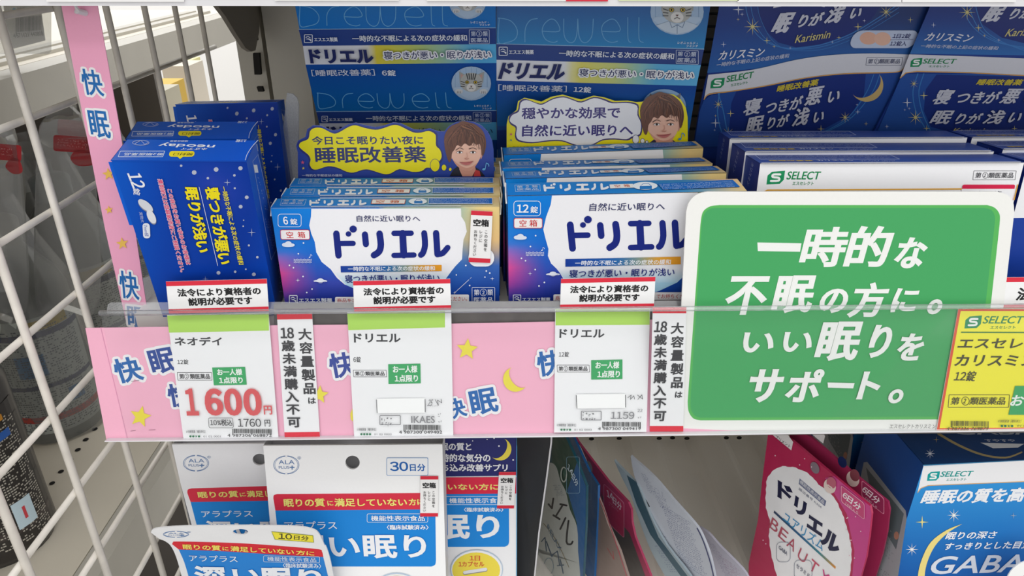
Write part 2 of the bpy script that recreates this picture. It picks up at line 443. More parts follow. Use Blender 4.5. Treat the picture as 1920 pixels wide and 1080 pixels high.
def mix(a, b, t):
    a = np.array([int(a[i:i+2], 16) for i in (0, 2, 4)] if isinstance(a, str) else a, float)
    b = np.array([int(b[i:i+2], 16) for i in (0, 2, 4)] if isinstance(b, str) else b, float)
    t = min(max(t, 0), 1); return tuple(a*(1-t)+b*t)
def ramp(t, *stops):
    if t <= stops[0][0]: return mix(stops[0][1], stops[0][1], 0)
    for (a, ca), (b, cb) in zip(stops, stops[1:]):
        if t <= b: return mix(ca, cb, (t-a)/(b-a))
    return mix(stops[-1][1], stops[-1][1], 0)
class Box:
    """rigid carton: front-left-bottom corner, yaw, lean, roll in degrees, size"""
    def __init__(s, X, Y, Z, yaw, lean, roll, w, h, d):
        R = rotm(rad(yaw), rad(lean), rad(roll)); s.fr = Frame((X, Y, Z+1.3), R); s.w, s.h, s.d = w, h, d
        ex, ey, ez = R[:, 0], R[:, 1], R[:, 2]; O = s.fr.O
        s.body, s.lid = Mesh(), Mesh()
        s.front = Surf(O, ex, ez, s.body); s.top = Surf(O+ez*h, ex, ey, s.lid)
        s.left = Surf(O+ey*d, -ey, ez, s.body); s.right = Surf(O+ex*w, ey, ez, s.body)
def frame_of(sf): return Frame(sf.O, np.stack([sf.U, -sf.N, sf.V], 1))
def plane(px, y, yaw=0, lean=0, roll=0):
    """a Surf through the point seen at px at depth y"""
    R = rotm(rad(yaw), rad(lean), rad(roll)); O = at_y(px[0], px[1], y)
    return Surf(O, R[:, 0], R[:, 2])

# ------------------------------------------------------------------ shared emblems
NAVY = '1c2a80'
def dorieru(s, q, col, wk=1.0, n=3):
    """rounded katakana logo; q = (x0,y0,x1,y1,dy,shear)"""
    x0, y0, x1, y1, dy, sh = q
    def m(p): 
        u = (p[0]-555)/(1405-555); v = (p[1]-400)/(635-400); return (x0+u*(x1-x0)+sh*(1-v), y0+v*(y1-y0)+dy*u)
    k = (x1-x0)/850*wk
    for pts, w in (([(580, 455), (596, 612)], 44), ([(600, 526), (702, 526)], 36), ([(787, 462), (794, 532)], 42),
                   ([(893, 457), (902, 535), (890, 585), (852, 612)], 44), ([(997, 455), (1122, 455)], 36), ([(997, 614), (1142, 612)], 36),
                   ([(1060, 455), (1068, 612)], 46), ([(1216, 455), (1222, 540), (1208, 595), (1192, 612)], 40),
                   ([(1302, 455), (1312, 608)], 42), ([(1312, 608), (1350, 600), (1386, 560)], 38)):
        s.line([m(p) for p in pts], w*k, col, smooth=n if len(pts) > 2 else 0)
    for p, r in (((668, 457), 19), ((702, 422), 25)): s.ell(*m(p), r*k, r*k*0.95, col, n=14)
def ss_mark(s, x0, y0, x1, h, col='e8ecf5', txt=True, k=0.34):
    w = h*1.0
    s.rbox(x0, y0, x0+w, y0+h, h*0.08, h*0.09, col)
    s.line([(x0+w*.2, y0+h*.35), (x0+w*.45, y0+h*.22), (x0+w*.75, y0+h*.4)], h*.09, col, smooth=3)
    s.poly([(x0+w*.15, y0+h*.55), (x0+w*.5, y0+h*.45), (x0+w*.88, y0+h*.62), (x0+w*.86, y0+h*.9), (x0+w*.6, y0+h*.62)], col)
    if txt: s.text('エスエス製薬', x0+w*1.2, y0+h*0.33, x1, h*0.55, col, bold=0.03)
def select_mark(s, x0, y0, x1, h, leaf='1a8f5a', col='1f8a52', dy=0, shear=0.12, kana=True):
    lw = h*1.35; D = lambda x: dy*(x-x0)/(x1-x0)
    s.poly([(x0, y0+h), (x0+lw*.06, y0+h*.35), (x0+lw*.3, y0+h*.08), (x0+lw, y0), (x0+lw*.93, y0+h*.66), (x0+lw*.7, y0+h*.96)], leaf)
    s.line([(x0+lw*.74, y0+h*.27), (x0+lw*.38, y0+h*.28), (x0+lw*.34, y0+h*.46), (x0+lw*.66, y0+h*.52), (x0+lw*.64, y0+h*.72), (x0+lw*.24, y0+h*.75)], h*.15, 'f4f6f4', smooth=3)
    xs = x0+lw*1.12
    s.text('SELECT', xs, y0+h*.05+D(xs), x1, h*.6, col, dy=dy*.8, bold=0.02, shear=shear)
    if kana: s.text('エスセレクト', xs+(x1-xs)*.16, y0+h*.78+D(xs), xs+(x1-xs)*.78, h*.26, col, dy=dy*.5, bold=0.02)
def med_class(s, x0, y0, x1, y1, col, dy=0, two=True, box=True, lw=1.0, sk=0, bold=0.015):
    if box: s.rbox(x0, y0, x1, y1, (y1-y0)*.03, lw, col, dy=dy, sk=sk)
    w, h = x1-x0, y1-y0
    if two:
        s.text('第', x0+w*.08, y0+h*.1+dy*.1, x0+w*.32, h*.36, col, bold=bold); s.text('類', x0+w*.68, y0+h*.1+dy*.7, x0+w*.92, h*.36, col, bold=bold)
        s.ring(x0+w*.5, y0+h*.28+dy*.5, h*.2, h*.2, lw, col); s.text('2', x0+w*.45, y0+h*.17+dy*.5, x0+w*.55, h*.22, col, bold=0.03)
        s.text('医薬品', x0+w*.08+sk*.6, y0+h*.56+dy*.1, x0+w*.92+sk*.6, h*.34, col, dy=dy*.8, bold=bold)
    else:
        s.text('第', x0+w*.05, y0+h*.18+dy*.05, x0+w*.19, h*.64, col, bold=bold)
        s.ring(x0+w*.27, y0+h*.5+dy*.27, w*.062, h*.33, lw, col); s.text('2', x0+w*.25, y0+h*.3+dy*.27, x0+w*.29, h*.4, col, bold=0.03)
        s.text('類医薬品', x0+w*.36, y0+h*.18+dy*.36, x0+w*.95, h*.64, col, dy=dy*.6, bold=bold)
def barcode(s, x0, y0, x1, h, digits, dh, col='2a2a2c', dy=0, seed=3, th=None):
    rnd = random.Random(seed); x = x0+ (x1-x0)*.03; W = (x1-x0); i = 0
    while x < x1-W*.02:
        bw = W*rnd.choice((.008, .008, .014, .02)); gap = W*rnd.choice((.009, .009, .016))
        long_ = i in (0, 1) or abs(x-(x0+x1)/2) < W*.015 or x > x1-W*.05
        s.poly([(x, y0+dy*(x-x0)/W), (x+bw, y0+dy*(x-x0)/W), (x+bw, y0+h*(1.12 if long_ else .86)+dy*(x-x0)/W), (x, y0+h*(1.12 if long_ else .86)+dy*(x-x0)/W)], col)
        x += bw+gap; i += 1
    s.text(digits, x0-W*.08, y0+h*.95+dy*0, x1, dh, col, dy=dy, bold=0.012)
def cat(s, cx, cy, r, full=True, shirt=False):
    s.ell(cx, cy, r, r*.86, 'a9c3df')
    for k in range(-3, 4): 
        x = cx+k*r*.27; hh = math.sqrt(max(r*r-(x-cx)**2, 0))*.82
        s.line([(x, cy-hh), (x, cy+hh*.4)], r*.02, '86a6cc')
    s.poly([(cx-r*.5, cy+r*.8*.72), (cx-r*.95*.9, cy+r*.2), (cx+r*.95*.9, cy+r*.2), (cx+r*.5, cy+r*.58), (cx, cy+r*.8)], 'b9cfe6', smooth=3)
    g = 'a7a9a6'
    s.poly([(cx-r*.62, cy-r*.62), (cx-r*.25, cy-r*.42), (cx-r*.58, cy-r*.02)], g); s.poly([(cx+r*.66, cy-r*.6), (cx+r*.25, cy-r*.44), (cx+r*.6, cy-r*.02)], g)
    s.poly([(cx-r*.54, cy-r*.5), (cx-r*.34, cy-r*.38), (cx-r*.5, cy-r*.16)], 'c99f95'); s.poly([(cx+r*.57, cy-r*.48), (cx+r*.36, cy-r*.38), (cx+r*.52, cy-r*.16)], 'c99f95')
    s.poly([(cx-r*.56, cy-r*.05), (cx-r*.4, cy-r*.42), (cx, cy-r*.55), (cx+r*.4, cy-r*.42), (cx+r*.56, cy-r*.05), (cx+r*.4, cy+r*.28), (cx, cy+r*.42), (cx-r*.4, cy+r*.28)], 'b9bab6', smooth=4)
    s.ell(cx, cy+r*.2, r*.24, r*.2, 'e6e4e0')
    for k in (-2, -1, 0, 1, 2): s.line([(cx+k*r*.12, cy-r*.5), (cx+k*r*.08, cy-r*.22)], r*.05, '3d3f42')
    for sg in (-1, 1):
        for k in range(3): s.line([(cx+sg*r*.52, cy-r*.12+k*r*.13), (cx+sg*r*.34, cy-r*.06+k*r*.1)], r*.035, '4a4c50')
        s.ell(cx+sg*r*.21, cy-r*.08, r*.1, r*.085, '2a2a28'); s.ell(cx+sg*r*.21, cy-r*.08, r*.08, r*.065, 'd7b84a'); s.ell(cx+sg*r*.21, cy-r*.08, r*.035, r*.045, '15151a')
    s.poly([(cx-r*.06, cy+r*.1), (cx+r*.06, cy+r*.1), (cx, cy+r*.17)], '6d4a48')
    s.line([(cx-r*.1, cy+r*.25), (cx, cy+r*.2), (cx+r*.1, cy+r*.25)], r*.025, '55504e')
    if shirt:
        s.poly([(cx-r*.3, cy+r*.34), (cx-r*.8, cy+r*.5), (cx-r*.45, cy+r*.72), (cx, cy+r*.82), (cx+r*.45, cy+r*.72), (cx+r*.8, cy+r*.5), (cx+r*.3, cy+r*.34), (cx, cy+r*.5)], 'c6d5e4')
        s.line([(cx, cy+r*.5), (cx, cy+r*.8)], r*.03, '8195ad'); s.line([(cx-r*.28, cy+r*.36), (cx-r*.2, cy+r*.58), (cx, cy+r*.48), (cx+r*.2, cy+r*.58), (cx+r*.28, cy+r*.36)], r*.025, '7288a4')
    else:
        for sg in (-1, 1):
            s.ell(cx+sg*r*.62, cy+r*.38, r*.2, r*.13, 'd9dbdd')
            for k in (-1, 0, 1): s.line([(cx+sg*r*.62+k*r*.08, cy+r*.38), (cx+sg*r*.62+k*r*.09, cy+r*.48)], r*.025, '6d7177')
def portrait(s, cx, cy, k, jacket='1c1f38', bare=None):
    """printed photo of a man with tousled brown hair, head about 330k high"""
    q = lambda pts: [(cx+x*k, cy+y*k) for x, y in pts]
    s.poly(q([(-125, 205), (-95, 150), (-40, 110), (60, 110), (130, 160), (165, 205)]), jacket, smooth=0)
    if bare: s.poly(q([(85, 150), (120, 160), (130, 205), (70, 205)]), bare)
    s.poly(q([(-48, 85), (78, 85), (88, 150), (60, 205), (-20, 205), (-45, 150)]), 'd79a86')
    s.poly(q([(-112, -10), (-128, 30), (-104, 62)]), 'd4998a', smooth=3)
    s.poly(q([(130, -15), (148, 20), (128, 66)]), 'd4998a', smooth=3)
    s.poly(q([(-112, -70), (-118, 0), (-98, 70), (-50, 132), (16, 158), (76, 132), (122, 60), (134, -10), (122, -80), (0, -110)]), 'f0bfa8', smooth=4)
    s.poly(q([(-98, 70), (-50, 132), (16, 158), (76, 132), (100, 96), (60, 122), (10, 136), (-50, 108)]), 'dca089', smooth=3)
    s.poly(q([(-146, 50), (-166, -40), (-165, -130), (-120, -200), (-60, -228), (-20, -246), (30, -236), (90, -216), (150, -160), (172, -80), (166, -10), (142, 40), (132, -20), (120, -60),
                  (96, -52), (70, -70), (40, -42), (0, -64), (-30, -36), (-62, -50), (-84, -14), (-104, 14), (-112, 70), (-128, 90)]), '6b4334', smooth=3)
    rnd = random.Random(4)
    for i in range(44):
        u = i/43; ex_, ey_ = -158+316*u, (70-110*math.sin(math.pi*u)**.5)+rnd.uniform(-14, 8)
        if abs(ex_) > 132: ey_ = rnd.uniform(-60, 50)
        x0_, y0_ = 10+rnd.uniform(-45, 45), -222+rnd.uniform(0, 34); mx_ = ex_*.95+rnd.uniform(-18, 18)
        s.line(q([(x0_, y0_), ((x0_+mx_)/2*1.25, -190+abs(ex_)*.25+rnd.uniform(-12, 12)), (mx_, -100+rnd.uniform(-20, 20)), (ex_, ey_-18)]), 7*k, rnd.choice(('83543e', '54342a', '744839', '8f6248', '4a2c24')), smooth=4, w1=2*k)
    for sg, ex in ((-1, -42), (1, 66)):
        s.line(q([(ex-30, -22 if sg > 0 else -12), (ex, -30), (ex+30, -18)]), 7*k, '5a3a2e', smooth=3, w1=4*k)
        s.ell(*q([(ex, 6)])[0], 23*k, 9*k, 'f5efec'); s.ell(*q([(ex, 6)])[0], 9*k, 9*k, '33221c')
        s.line(q([(ex-24, 4), (ex, -5), (ex+24, 4)]), 4*k, '3a241e', smooth=3)
    s.line(q([(14, 10), (20, 44), (-2, 56)]), 4*k, 'd69a84', smooth=3); s.line(q([(0, 58), (16, 62), (32, 56)]), 5*k, 'c4806c', smooth=3)
    s.poly(q([(-38, 88), (14, 84), (64, 80), (40, 104), (12, 110), (-14, 104)]), 'c9706c', smooth=3)
    s.line(q([(-42, 86), (14, 93), (68, 78)]), 4*k, '8a3c3c', smooth=3)
def note(s, x, y, k, col):
    s.line([(x, y), (x+6*k, y-38*k)], 4*k, col); s.line([(x+6*k, y-38*k), (x+20*k, y-30*k), (x+22*k, y-18*k)], 5*k, col, smooth=3)
    s.ell(x-8*k, y, 10*k, 7*k, col, -15)
def empty_sticker(s, fr, parent, x0, y0, x1, y1, sk, label, dy=0):
    """white sticker with red ends reading 空箱 この空箱をレジにお持ちください"""
    m = Mesh(); sf = Surf(s.O+s.N*(s.lay+3e-4), s.U, s.V, m); sf.z = s.z
    w, h = x1-x0, y1-y0; f = lambda u, v: (x0+u*w+sk*v, y0+v*h+dy*u)
    m.slab(sf, [f(0, 0), f(1, 0), f(1, 1), f(0, 1)], 2e-4, 'f4f3f2')
    sf.poly([f(0, 0), f(1, 0), f(1, .085), f(0, .085)], 'd8293f'); sf.poly([f(0, .915), f(1, .915), f(1, 1), f(0, 1)], 'd8293f')
    a, b = f(.12, .16), f(.86, .16); sf.text('空箱', a[0], a[1], b[0], h*.14, '1a1a1c', y1=b[1], bold=.045)
    for tx, u, v0, v1 in (('この空箱を', .74, .36, .78), ('レジに', .5, .36, .61), ('お持ちください', .25, .36, .88)):
        a, b = f(u, v0), f(u, v1); sf.vtext(list(tx), *a, *b, w*.16, '2a2a2c', bold=.01)
    o = m.build('sticker', PAPER, parent, fr); o['label'] = label; return o

# ================================================================== the setting
ID = Frame((0, 0, 1.3))
def solid(name, x0, y0, z0, x1, y1, z1, mat, parent=None, kind=None, col='ffffff'):
    m = Mesh(); m.box(ID, x0, y0, z0, x1, y1, z1, col); o = m.build(name, mat, parent, None)
    if kind: o['kind'] = kind
    return o
fl = solid('floor', -5.0, -2.5, -1.32, 2.5, 4.0, -1.30, solid_mat('grey_store_floor', '8d8a86', 0.5), kind='structure')
wf_ = solid('wall_far', -5.0, 4.0, -1.3, 2.5, 4.05, 1.9, solid_mat('white_store_wall', 'f4f2ee', 0.6, 0, 0.0), kind='structure')
wb = solid('wall_back', -0.195, 0.60, -1.30, 0.75, 0.62, 0.5, BACKM, kind='structure')
for x0, x1, y0 in ((-0.196, -0.176, 0.585), (-0.170, -0.140, 0.575), (-0.133, -0.118, 0.588)):
    solid('upright_post', x0, y0, -1.3, x1, 0.602, 0.5, SHELFM, wb)
ws = Surf((-0.2, 0.5745, 1.0), (1, 0, 0), (0, 0, 1), None)
for a, b, c, d in ((472, 38, 479, 76), (474, 100, 486, 140), (481, 163, 491, 172)):
    m = Mesh(); m.slab(ws, [(a, b), (c, b), (c+3, d), (a+3, d)], 0.004, '1c1a19'); m.build('slot', DARKM, wb)
ws2 = Surf((-0.2, 0.596, 1.0), (1, 0, 0), (0, 0, 1), None)
m = Mesh(); m.slab(ws2, [(553, 112), (600, 112), (606, 212), (563, 212)], 0.004, '1c1a19'); m.build('slot', DARKM, wb)
m = Mesh(); m.slab(ws2, [(1285, 0), (1375, 0), (1375, 300), (1285, 300)], 0.004, '1c1a19'); m.build('shade_panel', DARKP, wb)  # dark sheet standing in for the shadow on the back wall
for k in range(12):
    m = Mesh(); y = 4+k*24; m.slab(Surf((-0.2, 0.594, 1.0), (1, 0, 0), (0, 0, 1)), [(1285, y), (1375, y), (1375, y+19), (1285, y+19)], 0.003, '6a655f'); m.build('slat', solid_mat('shaded_slat', '565250', 0.6) if k == 0 else bpy.data.materials['shaded_slat'], wb)  # slat colour darkened to put in the same shadow

def shelf(name, label, x0, y0, x1, y1, z, th, mat, lip=0.0):
    fr = Frame(((x0+x1)/2, y0, 1.3+z)); e = empty(name, fr, label, 'shelf')
    m = Mesh(); m.box(ID, x0, y0, z-th, x1, y1, z, 'ffffff'); m.build('board', mat, e, fr)
    return e, fr
main_e, main_f = shelf('shelf_board', 'white metal shelf carrying the sleep-aid cartons behind the price rail', -0.168, 0.300, 0.75, 0.60, -0.158, 0.018, SHELFW)
top_e, top_f = shelf('shelf_board', 'shelf edge crossing the very top of the picture', -0.60, 0.285, 0.75, 0.60, 0.001, 0.0215, SHELFW)
# rail of the upper shelf with its cards (only the lowest few millimetres show)
m = Mesh(); m.box(ID, -0.60, 0.2805, -0.0212, 0.75, 0.2842, 0.012, 'ffffff'); m.build('rail_lip', RAILW, top_e, top_f)
up = Surf((0, 0.2798, 1.3), (1, 0, 0), (0, 0, 1), None)
for (x0, x1, y1, c, y0) in ((87, 345, 3.5, 'f6f4f4', -40), (515, 748, 1.5, 'f4f2f0', -40), (800, 1061, 2.0, 'f4f2f0', -40), (1061, 1140, 2.6, 'd8293f', -40), (1160, 1385, 1.6, 'dfe9b8', -40), (1383, 1690, 4.0, 'f6f5f5', -40), (1692, 1905, 4.0, 'f6f5f5', -40)):
    m = Mesh(); m.slab(up, [(x0, y0), (x1, y0), (x1, y1), (x0, y1)], 0.0004, c); m.build('rail_card', PAPER, top_e, top_f)
# support bracket under the upper shelf
bs = Surf((-0.172, 0.5, 1.3), (0, 1, 0), (0, 0, 1)); bs.zoom(380, 0, 4.154)
fr = Frame((-0.172, 0.55, 1.25)); m = Mesh()
m.slab(bs, [(95, 18), (455, 18), (440, 250), (412, 392), (378, 402), (335, 375), (262, 265), (180, 130)], 0.003, '8b857c')
tag(m.build('shelf_bracket', BRACKET, None, fr), 'dark grey curved bracket holding up the upper shelf beside the slotted post', 'bracket')

# lower shelf: ribbed white tray with a row of holes
lf = Frame((0.2, 0.27, 0.88)); le = empty('ribbed_shelf', lf, 'white ribbed lower shelf under the hanging pouches, with a row of holes at the back', 'shelf')
m = Mesh(); xs = np.linspace(-0.15, 0.75, 260); zz = -0.42+0.0022*np.tanh(3*np.sin(xs*2*math.pi/0.062)); n = len(xs)
V = np.concatenate([np.stack([xs, np.full(n, 0.28), zz+1.3], 1), np.stack([xs, np.full(n, 0.60), zz+1.3], 1), np.stack([xs, np.full(n, 0.60), zz+1.27], 1), np.stack([xs, np.full(n, 0.28), zz+1.27], 1)])
T = [t for i in range(n-1) for (a, b) in ((0, 1), (1, 2), (2, 3), (3, 0)) for t in ((a*n+i, a*n+i+1, b*n+i+1), (a*n+i, b*n+i+1, b*n+i))]
m.add(V, T, 'ffffff'); m.build('tray', solid_mat('ribbed_tray_plastic', 'f6f1e6', 0.4, 0, 0.02, 15), le, lf)
hs = Surf((0, 0, 0.8835), (1, 0, 0), (0, 1, 0))
for x, y in ((1109, 823), (1161, 822), (1236, 822), (1261, 821), (1288, 822), (1362, 821), (1386, 821), (1012, 824)):
    m = Mesh(); hs.m = m; hs.z = (0, 0, 1); hs.ell(x, y, 5, 3, '4a4540', n=14); m.build('hole', DARKM, le, lf)

# ------------------------------------------------------------------ wire divider
XW = -0.205; wf = Frame((XW, 0.4, 0.85)); we = empty('wire_divider', wf, 'white coated wire grid panel closing off the left side of the shelf', 'wire panel')
for y in (0.190, 0.2325, 0.278, 0.3235, 0.3685, 0.4145, 0.460, 0.504, 0.547):
    m = Mesh(); m.tube([(XW, y, 0.86), (XW, y, 1.36)], 0.00185, 'ffffff'); m.build('wire', WIRE, we, wf, smooth=True)
for z in (-0.029, -0.0722, -0.1155, -0.159, -0.2025, -0.2468, -0.2885, -0.332, -0.375):
    m = Mesh(); m.tube([(XW-0.0032, 0.17, 1.3+z), (XW-0.0032, 0.572, 1.3+z)], 0.00165, 'ffffff'); m.build('wire', WIRE, we, wf, smooth=True)

# ------------------------------------------------------------------ rack to the left, seen through the grid
rf = Frame((-0.36, 0.6, 1.2)); re_ = empty('side_rack', rf, 'beige side rack with deep shelves behind the wire grid', 'rack')
def rpart(name, *a, mat=SHELFM):
    m = Mesh(); m.box(ID, *a, 'ffffff'); return m.build(name, mat, re_, rf)
SHELFB = solid_mat('cream_rack_board', 'efe7d6', 0.45, 0, 0.02, 12)
rpart('board', -0.80, 0.0, -0.098, -0.386, 1.15, -0.0925, mat=SHELFB); rpart('shelf_lip', -0.385, 0.0, -0.128, -0.360, 1.15, -0.0925)
rpart('board', -0.80, 0.0, -0.515, -0.373, 1.15, -0.505, mat=SHELFB); rpart('shelf_lip', -0.372, 0.0, -0.555, -0.350, 1.15, -0.505)
RB = solid_mat('brown_grey_rack_panel', '76706a', 0.6, 0, 0.05, 9)
rpart('back_panel', -0.82, 0.0, -1.3, -0.80, 1.15, 0.5, mat=RB); rpart('end_panel', -0.80, 1.15, -1.3, -0.52, 1.165, -0.13, mat=RB)
for k, x in enumerate((-0.41, -0.43)):
    m = Mesh(); m.box(ID, x, 0.1, -0.0925, x+0.012, 1.1, -0.0895, 'ffffff'); m.build('rail_strip', SHELFM, re_, rf)
hr = Surf((0, 0, 1.3-0.5045), (1, 0, 0), (0, 1, 0)).zoom(0, 700, 2.842)
for x, y in ((505, 297), (457, 353), (415, 407), (375, 462), (325, 523), (278, 585), (235, 648)):
    m = Mesh(); hr.m = m; hr.ell(x, y, 17, 8, '3a3632', -20, 14); m.build('hole', DARKM, re_, rf)
# barcode card on the upper board
cs = plane((30, 60), 0.60, 30, -6); cs.zoom(0, 0, 5.4)
fr = frame_of(cs); m = Mesh(); cs.m = m
m.slab(cs, [(20, -60), (395, -60), (460, 410), (150, 490), (90, 500)], 0.002, 'efece6')
cs.rect(175, -10, 340, 110, 'e2dfd8'); cs.ell(142, 98, 16, 20, '6fb6d8'); cs.text('天然由来', 172, 75, 250, 20, '6a6a6a')
barcode(cs, 150, 180, 430, 170, '4 571621 440808', 45, '5c5856', dy=-25, seed=9)
tag(m.build('barcode_card', PAPER, None, fr), 'white card with a grey barcode in the top left corner, behind the wire grid', 'card')
m = Mesh(); cs2 = plane((30, 60), 0.592, 30, -6); cs2.zoom(0, 0, 5.4); m.slab(cs2, rr(-60, -60, 520, 545, 40), 0.001, 'ffffff')
tag(m.build('card_holder', BAG, None, frame_of(cs2)), 'clear plastic holder with rounded corners in front of the barcode card', 'holder')

BOT = print_mat('bottle_label_print', 0.3, 0.05, 0.2, 0.5)
def bottle(x, y, h, r, cols, label, group=None, bag=True, neck=0.3, seed=1, black=False):
    fr = Frame((x, y, 1.3-0.505)); e = empty('bottle', fr, label, 'bottle', group)
    body, cap, band1, band2 = cols; m = Mesh(); z = fr.O[2]; hb = h*(1-neck)
    m.lathe(fr.O, [(0.001, 0.0), (r*.92, 0.0), (r, 0.008), (r, hb*.9), (r*.86, hb), (r*.45, hb+h*neck*.35), (r*.34, hb+h*neck*.45), (r*.34, hb+h*neck*.5)], body, 28)
    m.build('body', BOT, e, fr, smooth=True)
    m = Mesh(); zc = hb+h*neck*.5
    m.lathe(fr.O, [(r*.4, zc-.004), (r*.42, zc+h*neck*.25), (r*.3, zc+h*neck*.3), (r*.12, zc+h*neck*.32), (r*.12, zc+h*neck*.5), (0.001, zc+h*neck*.5)], cap, 20)
    m.build('cap', BOT, e, fr, smooth=True)
    # label wrapped on the side that faces the aisle
    m = Mesh(); rnd = random.Random(seed); a0 = math.atan2(-y, -x); n = 16; rl = r*1.012
    def strip(za, zb, c, rl=rl, da=1.15, mid=0.0):
        V, T = [], []; n = 16 if da > .1 else 1
        for k in range(n+1):
            t = a0+mid-da+2*da*k/n
            for zz_ in (za, zb): V.append(fr.O+[rl*math.cos(t), rl*math.sin(t), zz_])
        for k in range(n): T += [(2*k, 2*k+2, 2*k+3), (2*k, 2*k+3, 2*k+1)]
        m.add(V, T, c)
    strip(hb*.08, hb*.82, body if black else 'aeb3ae')
    if not black: strip(hb*.74, hb*.80, 'b8a03c', rl*1.002, .5, .3); strip(hb*.46, hb*.60, '4a78a0', rl*1.002, .3, -.25); strip(hb*.25, hb*.34, '3f6f9c', rl*1.002, .18, .5)
    strip(hb*.70, hb*.735, band1, rl*1.004); strip(hb*.38, hb*.405, band1, rl*1.004); strip(hb*.16, hb*.2, band2, rl*1.004)
    tc_ = 'b9b4a8' if black else '4a4f56'
    for row in range(46):
        zz_ = hb*(.10+.0145*row)
        t = -0.95
        while t < 0.95:
            if rnd.random() < 0.6: strip(zz_, zz_+hb*.007, tc_, rl*1.006, 0.012+rnd.random()*0.014, t)
            t += 0.055
    if black:
        strip(hb*.18, hb*.33, 'c9dfea', rl*1.012, .2, .45); strip(hb*.22, hb*.29, 'd2404a', rl*1.016, .03, .45); strip(hb*.66, hb*.7, '2a63b8', rl*1.012, .25, .5); strip(hb*.75, hb*.78, 'd2902a', rl*1.012, .2, .5)
    m.build('label', BOT, e, fr)
    if bag:
        m = Mesh(); m.lathe(fr.O, [(r*1.12, 0.002), (r*1.2, hb*.5), (r*1.1, hb), (r*.75, hb+h*neck*.5), (r*.5, h*1.02), (r*.62, h*1.1)], 'ffffff', 13, 1.0, 0.9)
        m.build('plastic_bag', BAG, e, fr)
    return e
GB = 'bagged bottles on the side rack'
dim = ('6f736e', '77776f', '30345a', 'a83c34')
bottle(*at_z(12, 1010, 0.795)[:2], 0.235, 0.043, ('2a2624', '2a2624', '2a2624', '3a3230'), 'dark brown bottle with tiny pale print, lowest at the left edge', None, False, 0.2, 5, True)
bottle(*at_z(118, 790, 0.795)[:2], 0.27, 0.045, dim, 'pale bottle with navy and red bands, standing behind the dark brown bottle', GB, seed=6)
bottle(*at_z(-55, 760, 0.795)[:2], 0.30, 0.05, ('6c7068', '96883e', '30345a', '8a4a40'), 'yellow-capped pale bottle cut by the left edge of the picture', GB, seed=7)
bottle(*at_z(196, 690, 0.795)[:2], 0.28, 0.05, ('56605c', '6f7c84', '22284c', '22284c'), 'grey-green bottle with navy rings beside the pink strip, behind the grid', GB, seed=8)
bottle(*at_z(95, 625, 0.795)[:2], 0.30, 0.046, ('666a64', 'a08a34', '2c3050', 'a84a30'), 'bottle with a yellow collar in the second row behind the grid', GB, seed=9)
bottle(*at_z(262, 560, 0.795)[:2], 0.30, 0.042, ('504e4a', '6a6a62', '2c3050', '5a5a56'), 'dim bottle farthest back, between the pink strip and the blue cartons', GB, seed=10)
# tall translucent refill pouches with red tags
for i, (x, y, w_, h_, Y, lab) in enumerate(((62, 235, 105, 330, 0.66, 'translucent bag with a red tag hanging nearest the pink strip'), (-60, 250, 90, 330, 0.60, 'translucent bag with a red tag cut by the left edge'), (70, 205, 85, 60, 0.80, 'translucent bag with a red tag peeking out at the rear'))):
    s = plane((x, y), Y, 22, 4); fr = frame_of(s); m = Mesh(); s.m = m
    e = empty('refill_bag', fr, lab, 'bag', 'translucent refill bags')
    m.slab(s, spline([(x+8, y+30), (x+30, y-6), (x+w_*.6, y-10), (x+w_, y+20), (x+w_+20, y+h_), (x+w_*.5, y+h_+14), (x+5, y+h_)], 4, True), 0.012, 'ffffff')
    m.build('bag_body', BAG, e, fr)
    m = Mesh(); s.m = m; s.lay = 0.0006
    m.slab(s, rr(x+38, y+18, x+w_+10, y+48, 5, dy=5), 0.0006, 'b8242c'); s.lay = 1e-3
    s.dashes(x+46, y+24, x+w_, 3, 3.4, 'd98a88', dy=5, seed=i)
    m.build('red_tag', PAPER, e, fr)
    m = Mesh(); s.m = m; s.lay = 0.0006; m.slab(s, spline([(x+70, y+62), (x+82, y+46), (x+w_+6, y+50), (x+w_+12, y+72), (x+85, y+76)], 4, True), 0.0006, 'b32a30'); m.build('red_tag', PAPER, e, fr)
# bright goods far behind, on a display table
tf = Frame((-0.75, 1.5, 0.90)); te = empty('display_table', tf, 'white display table far behind, carrying blurred cartons', 'table')
m = Mesh(); m.box(ID, -1.25, 1.2, -0.43, -0.30, 1.85, -0.40, 'ffffff'); m.build('table_top', SHELFW, te, tf)
for tx in (-1.2, -0.37):
    for ty in (1.23, 1.8):
        m = Mesh(); m.box(ID, tx, ty, -1.30, tx+.04, ty+.04, -0.43, 'ffffff'); m.build('leg', SHELFM, te, tf)
# goods
for i, (x0, y0, x1, y1, c, Y) in enumerate(((303, 128, 352, 176, 'd8cfc0', 1.5), (330, 120, 350, 150, 'e6dfa0', 1.7), (205, 178, 300, 215, 'c6c0ac', 1.25), (270, 165, 312, 196, 'd9b34a', 1.35))):
    A = at_y(x0, y0, Y); B = at_y(x1, y0-8, Y); m = Mesh(); fr = Frame(((A[0]+B[0])/2, Y, 0.90))
    m.box(ID, A[0], Y, -0.40, B[0], Y+.08, (A[2]+B[2])/2-1.3, c)
    tag(m.build('carton', PAPER, None, fr), ['pale blurred carton in the bright gap beyond the rack', 'pale yellow carton farthest away in the bright gap', 'beige carton behind the clear-topped bottle', 'yellow carton at the far end of the side rack'][i], 'carton')

